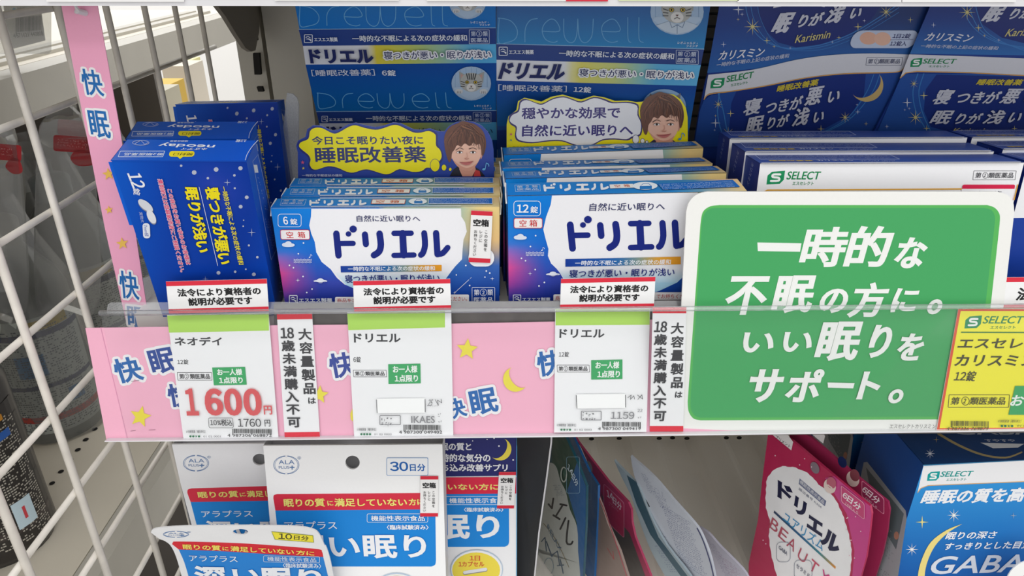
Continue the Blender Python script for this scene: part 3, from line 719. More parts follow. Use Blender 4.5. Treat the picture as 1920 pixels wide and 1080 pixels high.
# ------------------------------------------------------------------ pink hanging strip
s = plane((150, 300), 0.305, 0, 4); fr = frame_of(s); m = Mesh(); s.m = m; e = empty('hanging_strip', fr, 'long pink paper strip with blue lettering hanging from the wire grid', 'sign')
PK = 'f6acca'
m.slab(s, [(113, 1), (181, 1), (226, 250), (280, 610), (238, 610), (197, 430), (150, 190)], 0.0004, PK)
def kaimin(s, x, y, w_, h_, ch, ang, col='1f6db4'):
    c, q = math.cos(rad(ang)), math.sin(rad(ang))
    a = (x, y); b = (x+w_*c, y+w_*q)
    s.text(ch, a[0], a[1], b[0], h_, col, y1=b[1], bold=0.022, out='f6f4f4', ow=0.12)
kaimin(s, 149, 128, 39, 50, '快', 6); kaimin(s, 163, 205, 38, 52, '眠', 6); kaimin(s, 222, 506, 36, 52, '快', 8); kaimin(s, 238, 572, 36, 40, '眠', 8)
for x, y, r in ((204, 326, 12), (205, 393, 8), (230, 456, 12)): s.star(x, y, r, 'f0c25a', ang=-8)
m.build('paper', PAPER, e, fr)
m = Mesh(); q = at_y(148, 4, 0.3); m.tube([q+[0, .001, .004], q+[0, -.003, 0], q+[0, -.003, -.003], q+[0.001, .001, -.004]], 0.0012, 'ffffff'); m.build('hook', RAILW, e, fr)

# ================================================================== cartons on the main shelf
Z0 = -0.158
BL = '1157c8'
def dots(s, pts, col='b9bfd0'):
    for x, y, r in pts: s.ell(x, y, r, r*.95, col, n=12)
def neoday():
    b = Box(-0.1535, 0.2970, Z0, 2.76, 11.65, 1.52, 0.0522, 0.0813, 0.0184)
    f = b.front; w_, h_ = b.w, b.h
    def fc(u, v):
        base = ramp(u*0.75+v*.35, (0, '0c5ccc'), (.35, '0a42ac'), (.8, '0a389e'), (1.1, '0c4cb8'))
        k = max(0, 1-abs(u-.72)/.3)*max(0, 1-abs(v-.16)/.2); return mix(tuple(base), '3f46b4', k*.7)
    f.griduv(np.array([(0, h_), (w_, h_), (w_, 0), (0, 0)]), 14, 16, fc, 0)
    m = b.body; fr = b.fr
    r = b.right; r.griduv(np.array([(0, h_), (b.d, h_), (b.d, 0), (0, 0)]), 3, 12, lambda u, v: ramp(v, (0, '1360d4'), (.6, '0f4cba'), (1, '0a2e80')), 0)
    m.box(fr, 0, 0, 0, w_, b.d, h_, '1157c8', skip=('f', 'r', 't'))
    f.zoom(200, 160, 2.455)
    dots(f, [(343, 370, 6), (403, 401, 11), (504, 387, 11), (466, 427, 6), (616, 381, 10), (588, 414, 6), (645, 515, 9), (617, 558, 9), (590, 473, 5), (629, 648, 4), (631, 620, 3), (655, 736, 5), (694, 790, 6), (515, 862, 9), (592, 857, 6), (678, 869, 9), (641, 845, 4)])
    for x, y, q in ((556, 446, 17), (668, 676, 20), (455, 890, 14)): f.spark(x, y, q, 'aab4d4')
    f.zoom(200, 180, 4.91)
    f.text('12', 311, 702, 366, 122, 'f2f4fa', y1=842, bold=.03)
    f.text('錠', 306, 850, 316, 66, 'f2f4fa', y1=914, bold=.015)
    f.zoom(200, 160, 2.455)
    f.ell(181, 556, 41, 19, '8f93a0', 38); f.ell(180, 551, 41, 18, 'd9dce4', 38); f.ell(208, 608, 34, 17, '8f93a0', 62); f.ell(207, 603, 34, 17, 'e4e6ec', 62)
    f.text('実物大', 166, 582, 176, 16, 'b9c4e4', y1=630, bold=.0); f.rrect(166, 632, 199, 702, 14, 'e6eaf4', sk=4); f.text('7mm径', 188, 640, 196, 18, '2a4ab0', y1=694, bold=.01)
    f.zoom(300, 320, 4.5)
    YL = 'f7e625'
    f.text('寝つきが悪い', 500, 135, 614, 122, YL, y1=788, bold=.04, out='23306a', ow=.055)
    f.text('眠りが浅い', 322, 136, 430, 118, YL, y1=688, bold=.04, out='23306a', ow=.055)
    f.text('一時的な不眠による次の症状の緩和', 562, 128, 712, 46, YL, y1=788, bold=.02)
    f.line([(333, 132), (490, 795)], 3.5, 'f2f4fa')
    f.text('この商品をお買い求めのお客様は', 104, 150, 266, 42, 'e0306e', y1=788, bold=.02, out='f4e4ee', ow=.07)
    f.text('薬剤師又は登録販売者にご相談ください。', 24, 66, 218, 42, 'e0306e', y1=850, bold=.02, out='f4e4ee', ow=.07)
    r.zoom(200, 160, 2.455)
    r.line([(672, 350), (697, 318), (790, 740), (757, 803), (672, 350)], 2, '8fa6e0'); r.rect(676, 366, 692, 402, 'e8ecf6', sk=6)
    r.dashes(682, 420, 700, 30, 8, '9db1e4', sk=.235, seed=2); r.dashes(694, 420, 712, 30, 8, '9db1e4', sk=.235, seed=5)
    r.text('neoday', 800, 805, 812, 28, '7f92cc', y1=945, bold=.0)
    t = b.top
    t.griduv(np.array([(0, b.d), (w_, b.d), (w_, 0), (0, 0)]), 8, 3, lambda u, v: ramp(u, (0, '3a6cc8'), (.3, '1458c4'), (1, '0e56cc')), 0)
    t.zoom(200, 160, 2.455)
    t.rbox(63, 303, 268, 329, 2, 2.2, 'e4ecfa', sk=-10); t.text('第2類医薬品', 258, 324, 76, 16, 'e4ecfa', y1=324, bold=.02)
    t.rrect(290, 303, 406, 329, 12, 'f2e02c', sk=-4); t.poly([(322, 326), (356, 326), (338, 340)], 'f2e02c'); t.text('開封口', 392, 324, 304, 15, '4a4a20', y1=324, bold=.01)
    t.text('neoday', 490, 292, 234, 26, 'f2f5fb', y1=284, bold=.035); t.text('睡眠改善薬', 372, 262, 290, 9, 'cdd8f2', bold=.02); t.text('ネオデイ', 460, 300, 340, 12, 'f2f5fb', bold=.03)
    t.text('12錠', 640, 264, 592, 14, 'e4ecfa', bold=.02)
    t.line([(697, 255), (672, 282), (648, 318), (639, 346)], 2.5, 'dfe8f8', smooth=3)
    t.ring(158, 267, 38, 11, 2, 'b8c6ea'); t.line([(130, 272), (158, 256), (176, 274), (192, 266)], 2, 'b8c6ea')
    e = empty('medicine_carton', fr, 'front blue carton standing on end with yellow vertical lettering and two pills', 'carton', 'blue cartons standing on end')
    b.body.build('carton_body', CARTON, e, fr)
    b.lid.box(fr, -0.0002, -0.0002, h_-0.0003, w_+0.0002, b.d, h_-0.00001, '1a5cd0', skip=('t',)); b.lid.build('top_flap', CARTON, e, fr)
    m = Mesh(); mf = Box(-0.1535, 0.297, Z0, 2.76, 11.65, 1.52, w_, h_, b.d)
    m.box(fr, -0.0016, 0.0004, h_*.62, 0.0001, 0.0008, h_*.985, '1263d6'); m.build('side_flap', CARTON, e, fr)
    return e
neo = neoday()
def bframe(X, Y, yaw, lean, roll, Z=Z0): return Frame((X, Y, Z+1.3), rotm(rad(yaw), rad(lean), rad(roll)))
c = copy_tree(neo, bframe(-0.1640, 0.3290, 6.2, 11.0, 1.8)); c['label'] = 'middle blue carton on end, mostly hidden behind the front one'
c = copy_tree(neo, bframe(-0.1640, 0.3735, 3.9, -6.8, -0.3)); c['label'] = 'rearmost blue carton on end, tallest in view, beside the grey divider'

def night_front(f, w_, h_, quad, W):
    """gradient sky print: cyan top left, pink left middle, navy bottom, cream top right"""
    def fc(u, v):
        left = ramp(v, (0, '0f86e0'), (.38, '2a7fdc'), (.46, '9a6cc4'), (.6, 'e0509c'), (.74, 'a8409c'), (.9, '2c3a9c'), (1, '1c2c86'))
        lb = ramp(v, (0, '0f80dc'), (.4, '1a6cd0'), (.7, '3a4ab0'), (.9, '1c2f8c'), (1, '182a80'))
        right = ramp(v, (0, 'f6da92'), (.3, 'f0c888'), (.42, 'b8a498'), (.55, '3a68b8'), (.8, '1a459e'), (1, '162f80'))
        a = mix(tuple(left), tuple(lb), min(u/.16, 1)); 
        if u < .5: return a
        mr = ramp(v, (0, '9cc0b8'), (.3, 'a8b0a0'), (.5, '3a70bc'), (.8, '1a4aa8'), (1, '162f80'))
        return mix(tuple(mr), tuple(right), (u-.8)/.12)
    f.griduv(np.array([(0, h_), (w_, h_), (w_, 0), (0, 0)]), 30, 20, fc, 0)
def stars_d(f, S, bx, by, k=1.0):
    """little sky drawings; bx,by offset"""
    L = 'e9eef8'
    q = lambda x, y: (bx+x*k, by+y*k)
    for x, y, r in ((345, 520, 6), (308, 597, 6), (244, 681, 6), (273, 698, 6), (342, 761, 6), (407, 852, 6), (369, 877, 6)): f.ell(*q(x, y), r*k, r*k, L, n=8)
    for (x, y, rx, ry) in ((210, 532, 20, 14), (236, 524, 24, 18), (262, 534, 20, 12), (236, 538, 44, 10)): f.ell(*q(x, y), rx*k, ry*k, 'dfe6f4', n=16)
    for j in range(3): f.line([q(275+i*13, 638+j*10+(4 if i % 2 else -3)) for i in range(11)], 3*k, L, smooth=2, cap=False)
    note(f, *q(394, 622), .55*k, L); f.spark(*q(305, 787), 17*k, L)
    f.ell(*q(468, 793), 50*k, 9*k, L, 0, 20); f.ell(*q(468, 790), 26*k, 17*k, L, 0, 16); f.line([q(430, 798), q(468, 803), q(506, 796)], 2.5*k, '2a3a94', smooth=2)
def d6():
    b = Box(-0.0968, 0.2990, Z0, 0.6, 0.3, 0.3, 0.1006, 0.0527, 0.0122); fr = b.fr; f = b.front; w_, h_ = b.w, b.h
    night_front(f, w_, h_, None, 0)
    b.body.box(fr, 0, 0, 0, w_, b.d, h_, 'e8cf9a', skip=('f', 't', 'l')); b.left.griduv(np.array([(0, h_), (b.d, h_), (b.d, 0), (0, 0)]), 2, 6, lambda u, v: ramp(v, (0, '1a84dc'), (1, '1c2f8c')), 0)
    f.zoom(480, 320, 3.856)
    f.poly([(400, 276), (398, 330), (385, 395), (400, 455), (425, 515), (436, 590), (475, 660), (540, 712), (585, 775), (640, 822), (720, 856), (850, 875), (1050, 880), (1230, 872), (1340, 828), (1392, 752), (1440, 692), (1490, 640), (1494, 565), (1500, 500), (1524, 440), (1512, 375), (1484, 330), (1482, 273)], 'f3f3f7')
    f.grid([(560, 730), (1410, 730), (1340, 826), (650, 826)], 8, 5, lambda u, v: mix('f3f3f7', 'b4dcf0', v*.9)); f.poly([(650, 826), (1340, 826), (1230, 872), (1050, 880), (850, 875), (720, 856)], 'aedaf0')
    dorieru(f, (556, 400, 1405, 636, -6, 0), NAVY, 1.08)
    f.text('自然に近い眠りへ', 726, 322, 1184, 46, '2b2f62', dy=0, bold=.012)
    f.grid([(612, 688), (1342, 680), (1342, 724), (614, 734)], 14, 1, lambda u, v: ramp(u, (0, '1c3f9c'), (.45, '2a6ab0'), (.65, '8a9c8c'), (.8, 'e0a23c'), (1, 'eea02c')))
    f.text('一時的な不眠による次の症状の緩和', 664, 692, 1292, 34, 'f4f6fa', dy=-6, bold=.02)
    f.text('寝つきが悪い・眠りが浅い', 642, 752, 1326, 58, NAVY, dy=-6, bold=.015)
    f.rbox(161, 312, 328, 404, 20, 4, 'e9f1fb'); f.text('6', 194, 330, 228, 58, 'f6f8fc', bold=.03); f.text('錠', 246, 344, 298, 44, 'f6f8fc', bold=.02)
    f.rrect(176, 424, 388, 496, 12, 'd23a3a', sk=4); f.rrect(180, 428, 384, 492, 10, 'f4f2f2', sk=4); f.text('空', 218, 438, 268, 46, 'cf3034', bold=.015); f.text('箱', 300, 438, 354, 46, 'cf3034', bold=.015)
    stars_d(f, None, 0, 0)
    f.rrect(1536, 560, 1722, 688, 60, 'f2f4f8')
    for x, y, r in ((1517, 680, 6), (1665, 720, 6), (1690, 735, 6), (1655, 764, 5), (1449, 748, 5), (1545, 824, 6)): f.ell(x, y, r, r, 'e9eef8', n=8)
    f.spark(1708, 775, 16, 'e9eef8'); f.spark(1436, 877, 14, 'e9eef8'); f.line([(1436, 877), (1540, 782)], 3, 'e9eef8'); f.line([(1548, 774), (1558, 765)], 2, 'e9eef8')
    ss_mark(f, 245, 896, 552, 56, 'e8ecf5')
    f.rrect(574, 906, 760, 975, 10, 'f3efef'); f.text('商品をお持ち', 588, 916, 800, 32, 'c23438', bold=.01); f.rrect(1380, 888, 1540, 960, 10, 'f3efef'); f.text('ください。', 1400, 904, 1526, 30, 'c23438', bold=.01)
    med_class(f, 1562, 838, 1726, 960, 'e6eaf6', lw=3)
    t = b.top; t.griduv(np.array([(0, b.d), (w_, b.d), (w_, 0), (0, 0)]), 16, 3, lambda u, v: mix(tuple(ramp(u, (0, '1c88dc'), (.3, '2a8cd0'), (.6, '4f96bc'), (.75, '9aa49a'), (.86, 'e8c890'), (1, 'f0cc94'))), tuple(ramp(u, (0, '0f80e0'), (.5, '1a86dc'), (.75, 'b0c8c0'), (1, 'f6dc98'))), v), 0)
    t.zoom(480, 320, 3.856); W = 'f0f3f8'
    med_class(t, 188, 208, 364, 250, 'cfe0f2', lw=2, sk=-14)
    dorieru(t, (372, 213, 798, 252, 0, 12), W, .72)
    t.poly([(840, 212), (1084, 212), (1076, 246), (830, 246)], 'c4483a'); t.poly([(844, 215), (1080, 215), (1073, 243), (836, 243)], 'f4f0ea'); t.text('空', 872, 219, 934, 22, 'd0603a', bold=.02); t.text('箱', 972, 219, 1040, 22, 'd0603a', bold=.02)
    t.ell(1170, 228, 66, 22, 'eef4f8'); t.rect(1144, 226, 1204, 244, '2a7cc4'); t.line([(1150, 226), (1162, 214), (1186, 214), (1198, 226)], 3, '2a7cc4')
    t.poly([(1256, 206), (1708, 204), (1708, 246), (1246, 246)], '1f6cc0'); t.dashes(1262, 210, 1698, 4, 6.5, 'dfe9f6', seed=3)
    t.rbox(1248, 205, 1708, 246, 2, 3, 'dfe9f6'); t.line([(400, 266), (1480, 263)], 5, 'f6f6f8')
    e = empty('medicine_carton', fr, 'front 6-tablet carton with navy logo and a white red-ended sticker at its right', 'carton', 'six-tablet sleep aid cartons')
    b.body.build('carton_body', CARTON, e, fr); b.lid.box(fr, 0, 0, h_-.0003, w_, b.d, h_-.00001, 'e8cf9a', skip=('t',)); b.lid.build('top_flap', CARTON, e, fr)
    m = Mesh(); m.tube([fr.O+fr.R@np.array(p) for p in ((-.0006, b.d, h_), (-.0008, .004, h_-.001), (-.0006, .0005, h_-.004))], .00035, 'f2f2f2', 6); m.build('side_flap', CARTON, e, fr); m = Mesh()
    m.tube([fr.O+fr.R@np.array(p) for p in ((w_+.0004, b.d, h_), (w_+.0008, .004, h_-.001), (w_+.0004, .0005, h_-.004))], .00035, 'f2e8d0', 6); m.build('side_flap', CARTON, e, fr)
    return e, b
six, b6 = d6(); first6 = six
labs = ['second 6-tablet carton, only its top edge showing behind the front one', 'third 6-tablet carton, its top right under the blue face card', 'fourth 6-tablet carton, hidden but for its end behind the face card', 'rearmost 6-tablet carton behind the face card']
for (X, Y), lb in zip(((-0.0962, 0.3142), (-0.0962, 0.3300), (-0.0950, 0.3490), (-0.0945, 0.3660)), labs):
    c = copy_tree(six, bframe(X, Y, .6, .3, .3)); c['label'] = lb
f = b6.front; f.zoom(480, 320, 3.856)
empty_sticker(f, b6.fr, six, 1556, 288, 1711, 660, -18, 'white sticker with red ends', dy=8)

def d12():
    b = Box(0.0083, 0.2990, Z0, 0.23, 5.0, -.68, 0.1047, 0.0595, 0.0138); fr = b.fr; f = b.front; w_, h_ = b.w, b.h
    night_front(f, w_, h_, None, 0)
    b.body.box(fr, 0, 0, 0, w_, b.d, h_, 'ecd29c', skip=('f', 't', 'l')); b.left.griduv(np.array([(0, h_), (b.d, h_), (b.d, 0), (0, 0)]), 2, 6, lambda u, v: ramp(v, (0, '1a84dc'), (1, '1c2f8c')), 0)
    f.zoom(900, 240, 3)
    f.poly([(405, 380), (398, 430), (372, 500), (356, 570), (368, 620), (385, 680), (382, 720), (400, 762), (440, 800), (470, 850), (540, 925), (700, 960), (900, 950), (1010, 915), (1060, 885), (1110, 868), (1160, 820), (1200, 780), (1230, 700), (1240, 560), (1230, 470), (1225, 362)], 'f3f3f7')
    f.grid([(430, 790), (1190, 790), (1110, 868), (490, 868)], 8, 5, lambda u, v: mix('f3f3f7', 'b4dcf0', v*.9)); f.poly([(490, 868), (1110, 868), (1010, 915), (900, 950), (700, 960), (540, 925)], 'aedaf0')
    dorieru(f, (487, 498, 1180, 697, -14, 0), NAVY, 1.08)
    f.text('自然に近い眠りへ', 618, 422, 1042, 44, '2b2f62', dy=-4, bold=.012)
    f.grid([(480, 736), (1128, 722), (1128, 765), (480, 779)], 14, 1, lambda u, v: ramp(u, (0, '1c3f9c'), (.45, '2a6ab0'), (.65, '8a9c8c'), (.8, 'e0a23c'), (1, 'eea02c')))
    f.text('一時的な不眠による次の症状の緩和', 536, 745, 1074, 28, 'f4f6fa', dy=-8, bold=.02)
    f.text('寝つきが悪い・眠りが浅い', 504, 796, 1096, 44, NAVY, dy=-10, bold=.015)
    f.rbox(190, 409, 340, 492, 18, 3.5, 'e9f1fb'); f.text('12', 207, 428, 274, 46, 'f6f8fc', bold=.03); f.text('錠', 284, 438, 326, 38, 'f6f8fc', bold=.02)
    f.rrect(190, 504, 351, 562, 10, 'd23a3a'); f.rrect(193, 507, 348, 559, 9, 'f4f2f2'); f.text('空', 222, 514, 262, 38, 'cf3034', bold=.015); f.text('箱', 278, 514, 322, 38, 'cf3034', bold=.015)
    stars_d(f, None, 40, 192, .79)
    ss_mark(f, 187, 934, 395, 42, 'e8ecf5'); f.rrect(412, 930, 560, 985, 8, 'f3efef'); f.text('商品をお持', 424, 938, 560, 26, 'c23438', bold=.01)
    f.rrect(900, 918, 1180, 966, 8, 'f3efef'); f.text('でお持ちください', 992, 928, 1200, 26, 'c23438', bold=.01)
    f.rrect(1290, 430, 1390, 452, 2, 'c22a34')
    t = b.top; t.griduv(np.array([(0, b.d), (w_, b.d), (w_, 0), (0, 0)]), 16, 3, lambda u, v: mix(tuple(ramp(u, (0, '1c88dc'), (.3, '1f80cc'), (.6, '2f7cb8'), (.8, '3a80b0'), (.92, 'e0b898'), (1, 'f0cc94'))), tuple(ramp(u, (0, '0f80e0'), (.7, '2a8cd8'), (.85, 'a8c4c4'), (1, 'f6dc98'))), v*.8), 0)
    t.zoom(900, 240, 3); W = 'f0f3f8'
    med_class(t, 196, 322, 336, 358, 'cfe0f2', lw=1.6, dy=-4, sk=4)
    dorieru(t, (348, 318, 726, 357, -8, 4), W, .72)
    t.poly([(728, 322), (860, 318), (864, 340), (732, 344)], 'f4f0ea'); t.text('空', 752, 324, 786, 16, 'd0603a', dy=-1, bold=.02); t.text('箱', 804, 322, 838, 16, 'd0603a', dy=-1, bold=.02)
    t.ell(928, 330, 70, 22, 'eef4f8'); t.rect(898, 332, 966, 350, '2a7cc4', dy=-2); t.line([(902, 332), (918, 318), (946, 316), (962, 330)], 2.5, '2a7cc4')
    t.poly([(998, 318), (1420, 296), (1462, 336), (1028, 352)], '1f6cc0'); t.dashes(1006, 322, 1420, 4, 5.5, 'dfe9f6', dy=-18, sk=.8, seed=3)
    e = empty('medicine_carton', fr, 'front 12-tablet carton with navy logo, partly covered by the green board', 'carton', 'twelve-tablet sleep aid cartons')
    b.body.build('carton_body', CARTON, e, fr); b.lid.box(fr, 0, 0, h_-.0003, w_, b.d, h_-.00001, 'e8cf9a', skip=('t',)); b.lid.build('top_flap', CARTON, e, fr)
    m = Mesh(); m.tube([fr.O+fr.R@np.array(p) for p in ((-.0006, b.d, h_), (-.0008, .004, h_-.001), (-.0006, .0005, h_-.004))], .00035, 'f2f2f2', 6); m.build('side_flap', CARTON, e, fr)
    return e
twelve = d12()
for (X, Y, ya, le_, ro), lb in zip(((0.0080, 0.3149, 2.35, -3.0, -.48), (0.0064, 0.3318, 3.0, -3.5, .0), (0.0085, 0.3590, 2.19, 0, -1.09)),
        ('second 12-tablet carton, right behind the front one', 'third 12-tablet carton, a thin white and cream band showing', 'rearmost 12-tablet carton at the foot of the yellow face card')):
    c = copy_tree(twelve, bframe(X, Y, ya, le_, ro)); c['label'] = lb

def select_carton():
    b = Box(0.1203, 0.2990, Z0, -0.38, -4.5, 0.03, 0.1196, 0.0701, 0.0192); fr = b.fr; f = b.front; w_, h_ = b.w, b.h
    f.griduv(np.array([(0, h_), (w_, h_), (w_, h_*.62), (0, h_*.62)]), 1, 1, lambda u, v: mix('f2f2f4', 'f2f2f4', 0), 0)
    f.griduv(np.array([(0, h_*.62), (w_, h_*.62), (w_, 0), (0, 0)]), 2, 2, lambda u, v: mix('1b3f9c', '1b3f9c', 0), 0)
    b.left.griduv(np.array([(0, h_), (b.d, h_), (b.d, 0), (0, 0)]), 2, 2, lambda u, v: mix('23429c', '1b2f80', u), 0)
    b.body.box(fr, 0, 0, 0, w_, b.d, h_, '1b46a8', skip=('f', 't', 'l'))
    f.zoom(1300, 0, 2.7)
    select_mark(f, 370, 864, 648, 70)
    med_class(f, 1420, 865, 1634, 910, '4a4a50', two=False, lw=2, sk=-6)
    f.line([(350, 975), (375, 962), (1365, 956)], 7, 'dfa53c'); f.rrect(1362, 934, 1628, 1075, 8, 'd8214c', sk=-26); f.rect(1358, 955, 1624, 1075, 'f2f2f4', sk=-24)
    f.text('空　箱', 1430, 966, 1560, 30, '6a6a70')
    f.line([(1640, 935), (1622, 1010)], 5, 'dfa53c')
    L = b.left; L.zoom(1300, 0, 2.7); L.text('カリスミン', 306, 832, 280, 16, 'aab4dc', y1=945, bold=.0)
    t = b.top; t.griduv(np.array([(0, b.d), (w_, b.d), (w_, 0), (0, 0)]), 8, 2, lambda u, v: mix('1f3f94', '3a5cb0', v*.8+.2*u), 0)
    t.zoom(1300, 0, 2.7)
    t.line([(310, 783), (995, 783), (1044, 806), (340, 806), (310, 783)], 2.5, 'aab6e0'); t.dashes(326, 787, 990, 2, 6, 'b6c0e4', sk=1.2, seed=8)
    t.text('睡眠改善薬', 380, 811, 600, 12, 'ecc82c', bold=.04); t.text('カリスミン', 620, 810, 804, 13, 'e8ecf6', bold=.03); t.dashes(840, 811, 1034, 1, 9, 'b6c0e4', seed=9)
    t.line([(346, 827), (1655, 822)], 5, 'f6f6f8')
    e = empty('medicine_carton', fr, 'front white and navy carton with green leaf mark above the green board', 'carton', 'white and navy cartons')
    b.body.build('carton_body', CARTON, e, fr); b.lid.box(fr, 0, 0, h_-.0003, w_, b.d, h_-.00001, '1f3f9c', skip=('t',)); b.lid.build('top_flap', CARTON, e, fr)
    return e
sel = select_carton()
for args, lb in (((0.1196, 0.3203, 0.18, -2.7, .24), 'second white and navy carton, seen as a navy strip behind the front one'),
                 ((0.1205, 0.3440, -1.2, -3.5, -.3), 'third white and navy carton, directly under the starry blue sheet'),
                 ((0.2430, 0.3000, 0.6, -4.5, 0), 'front carton of the right-hand row, its navy side at the right edge of the picture'),
                 ((0.2450, 0.3215, 0.4, -3.5, 0), 'second carton of the right-hand row, a navy strip near the right edge'),
                 ((0.2440, 0.3440, 0.4, -3.5, 0), 'third carton of the right-hand row, farthest back at the right edge')):
    X, Y, ya, le_, ro = args
    c = copy_tree(sel, bframe(X, Y, ya, le_, ro)); c['label'] = lb

# ================================================================== printed sheets behind the cartons
def sheet_face(s, dx, cls='12', dim=1.0):
    pass
def drewell(s, y0, x0, x1, h, col, sx=0):
    """thin rounded outline lettering"""
    W = x1-x0; X = lambda u: x0+u*W; w_ = 4.6
    L = lambda pts, sm=4: s.line([(X(u)+sx*v, y0+v*h) for u, v in pts], w_, col, smooth=sm)
    L([(0, .06), (0, .98), (.06, 1.0), (.115, .85), (.125, .5), (.08, .14), (0, .02), (.0, .06)])
    L([(.18, .98), (.18, .45), (.21, .12), (.26, .04)])
    L([(.30, .55), (.41, .55), (.395, .2), (.355, .06), (.31, .25), (.295, .55), (.32, .88), (.37, 1.0), (.40, .95)])
    L([(.44, .06), (.445, .7), (.475, .98), (.51, .98), (.53, .7), (.535, .06)]); L([(.535, .06), (.545, .7), (.57, .98), (.605, .98), (.635, .7), (.64, .06)])
    L([(.70, .55), (.82, .55), (.805, .2), (.765, .06), (.71, .25), (.70, .55), (.725, .88), (.77, 1.0), (.81, .95)])
    L([(.875, 0), (.88, .85), (.90, 1.0)]); L([(.95, 0), (.955, .85), (.985, 1.0)])
# sheet A (6 tablets)
s = plane((553, 8), 0.380, -.7, 16); fr = frame_of(s); m = Mesh(); s.m = m
m.slab(s, [(552, 3), (929.5, 3), (932, 360), (624, 360)], 0.0012, '1d74c4')
g = lambda c0, c1, corners: s.grid(corners, 1, 8, lambda u, v: mix(c0, c1, v))
g('1578c8', '0a74c8', [(552, 4), (929, 4), (929, 53), (562, 57)])
s.poly([(560, 55), (929.5, 52), (930, 84), (568, 87)], '22408a'); s.line([(560, 55), (929.5, 52)], 1.2, '9cc0e0')
s.grid([(568, 86), (930, 82.5), (931, 118), (573, 121)], 24, 1, lambda u, v: ramp(u, (0, 'dcdfe8'), (.33, 'e2e4ea'), (.36, 'e6d23a'), (.55, 'c4cf6a'), (.78, '8cc0c4'), (.88, '58aee0'), (1, '5ab4e6')))
g('0a4aa0', '0a6cb8', [(573, 121), (931, 118), (931, 207), (593, 209)])
s.poly([(593, 209), (931, 207), (931, 229), (599, 231)], '22408a'); s.line([(593, 209), (931, 207)], 1.2, '9cc0e0')
s.grid([(599, 231), (931, 229), (932, 262), (606, 264)], 24, 1, lambda u, v: ramp(u, (0, 'dcdfe8'), (.33, 'e2e4ea'), (.36, 'e6d23a'), (.55, 'c4cf6a'), (.78, '8cc0c4'), (.88, '58aee0'), (1, '5ab4e6')))
s.poly([(606, 264), (932, 262), (932, 300), (612, 300)], '0a4aa0')
s.zoom(480, 0, 3)
DC = '6ab0e4'
drewell(s, 30, 248, 1090, 115, DC); drewell(s, 520, 348, 1104, 86, DC, 6)
cat(s, 1190, 18, 102); cat(s, 1211, 465, 111)
s.text('レオニャルド・', 1208, 112, 1308, 14, 'dfe8f2'); s.text('フミンチ', 1258, 128, 1316, 12, 'dfe8f2'); s.text('レオニャルド・', 1228, 582, 1320, 12, 'dfe8f2'); s.text('フミンチ', 1272, 597, 1326, 10, 'dfe8f2')
ss_mark(s, 276, 188, 460, 44); s.text('一時的な不眠による次の症状の緩和', 542, 192, 1186, 36, 'e8ecf4', dy=-5, bold=.02); med_class(s, 1200, 160, 1312, 238, 'c8d2e6', lw=2.5)
ss_mark(s, 374, 644, 545, 32); s.text('一時的な不眠による次の症状の緩和', 620, 642, 1210, 30, 'd4dae8', dy=-3, bold=.02); med_class(s, 1222, 622, 1322, 682, 'b4c0dc', lw=2.2)
def dori_flat(x0, y0, x1, h, sh=0, dy=0): s.text('ドリエル', x0, y0, x1, h, '1f2860', bold=.055, shear=sh, dy=dy)
dori_flat(298, 268, 656, 80); s.text('寝つきが悪い・眠りが浅い', 720, 280, 1320, 44, '1f2860', dy=-6, bold=.012, out='e9eaf0', ow=.16)
dori_flat(398, 700, 700, 62); s.text('寝つきが悪い・眠りが浅い', 760, 708, 1330, 36, '1f2860', bold=.012)
s.text('［睡眠改善薬］', 314, 382, 668, 36, 'd6dcea', dy=-4, bold=.01); s.text('6錠', 710, 382, 786, 34, 'e4e8f2', bold=.025)
tag(m.build('printed_sheet', SHEET, None, fr), 'left blue display sheet with kitten roundel and 6錠 lettering', 'display sheet')

# sheet B (12 tablets)
s = plane((931, 8), 0.3815, -4.0, 11); fr = frame_of(s); m = Mesh(); s.m = m
m.slab(s, [(930.5, 3), (1333, 3), (1322, 80), (1310, 140), (1291, 250), (1275, 360), (933, 360)], 0.0012, '2a5ca8')
s.grid([(930.5, 4), (1332, 4), (1320, 92), (931, 82)], 1, 8, lambda u, v: mix('2a62a8', '2a88c4', v))
s.poly([(931, 82), (1320, 92), (1314, 122), (931, 112)], '2a4488'); s.line([(931, 82), (1320, 92)], 1.2, '9cc0e0')
s.grid([(931, 112), (1314, 122), (1306, 161), (931, 151)], 24, 1, lambda u, v: ramp(u, (0, 'e0e2ea'), (.34, 'e6e8ee'), (.4, 'e6dc6a'), (.6, 'c8d48a'), (.72, '8cc4c8'), (.8, '5cb0e0'), (1, '64b8e8')))
s.grid([(931, 151), (1306, 161), (1293, 240), (932, 236)], 1, 6, lambda u, v: mix('12489c', '1a6cb4', v)); s.poly([(932, 244), (1292, 246), (1289, 280), (932, 280)], '22408a')
s.zoom(900, 0, 3)
drewell(s, 98, 108, 935, 140, '6aaada', -4)
cat(s, 1108, 66, 150, shirt=True); s.text('レオニャルド・', 1112, 230, 1224, 15, 'e4ecf4', dy=4); s.text('フミンチ', 1160, 250, 1226, 13, 'e4ecf4')
s.ell(1035, 590, 122, 92, '8fb0d4'); s.poly([(945, 570), (955, 520), (1000, 560)], '7a7c80'); s.poly([(1090, 545), (1128, 520), (1122, 580)], '7a7c80')
ss_mark(s, 108, 262, 302, 46); s.text('一時的な不眠による次の症状の緩和', 446, 278, 1092, 36, 'e8ecf4', dy=18, bold=.02); med_class(s, 1102, 278, 1226, 354, 'c8d2e6', lw=2.5, dy=4)
dori_flat(104, 348, 492, 92, .25, 8)
s.text('寝つきが悪い・眠りが浅い', 560, 382, 1202, 44, '1f2860', dy=16, bold=.012, out='eef0f2', ow=.16)
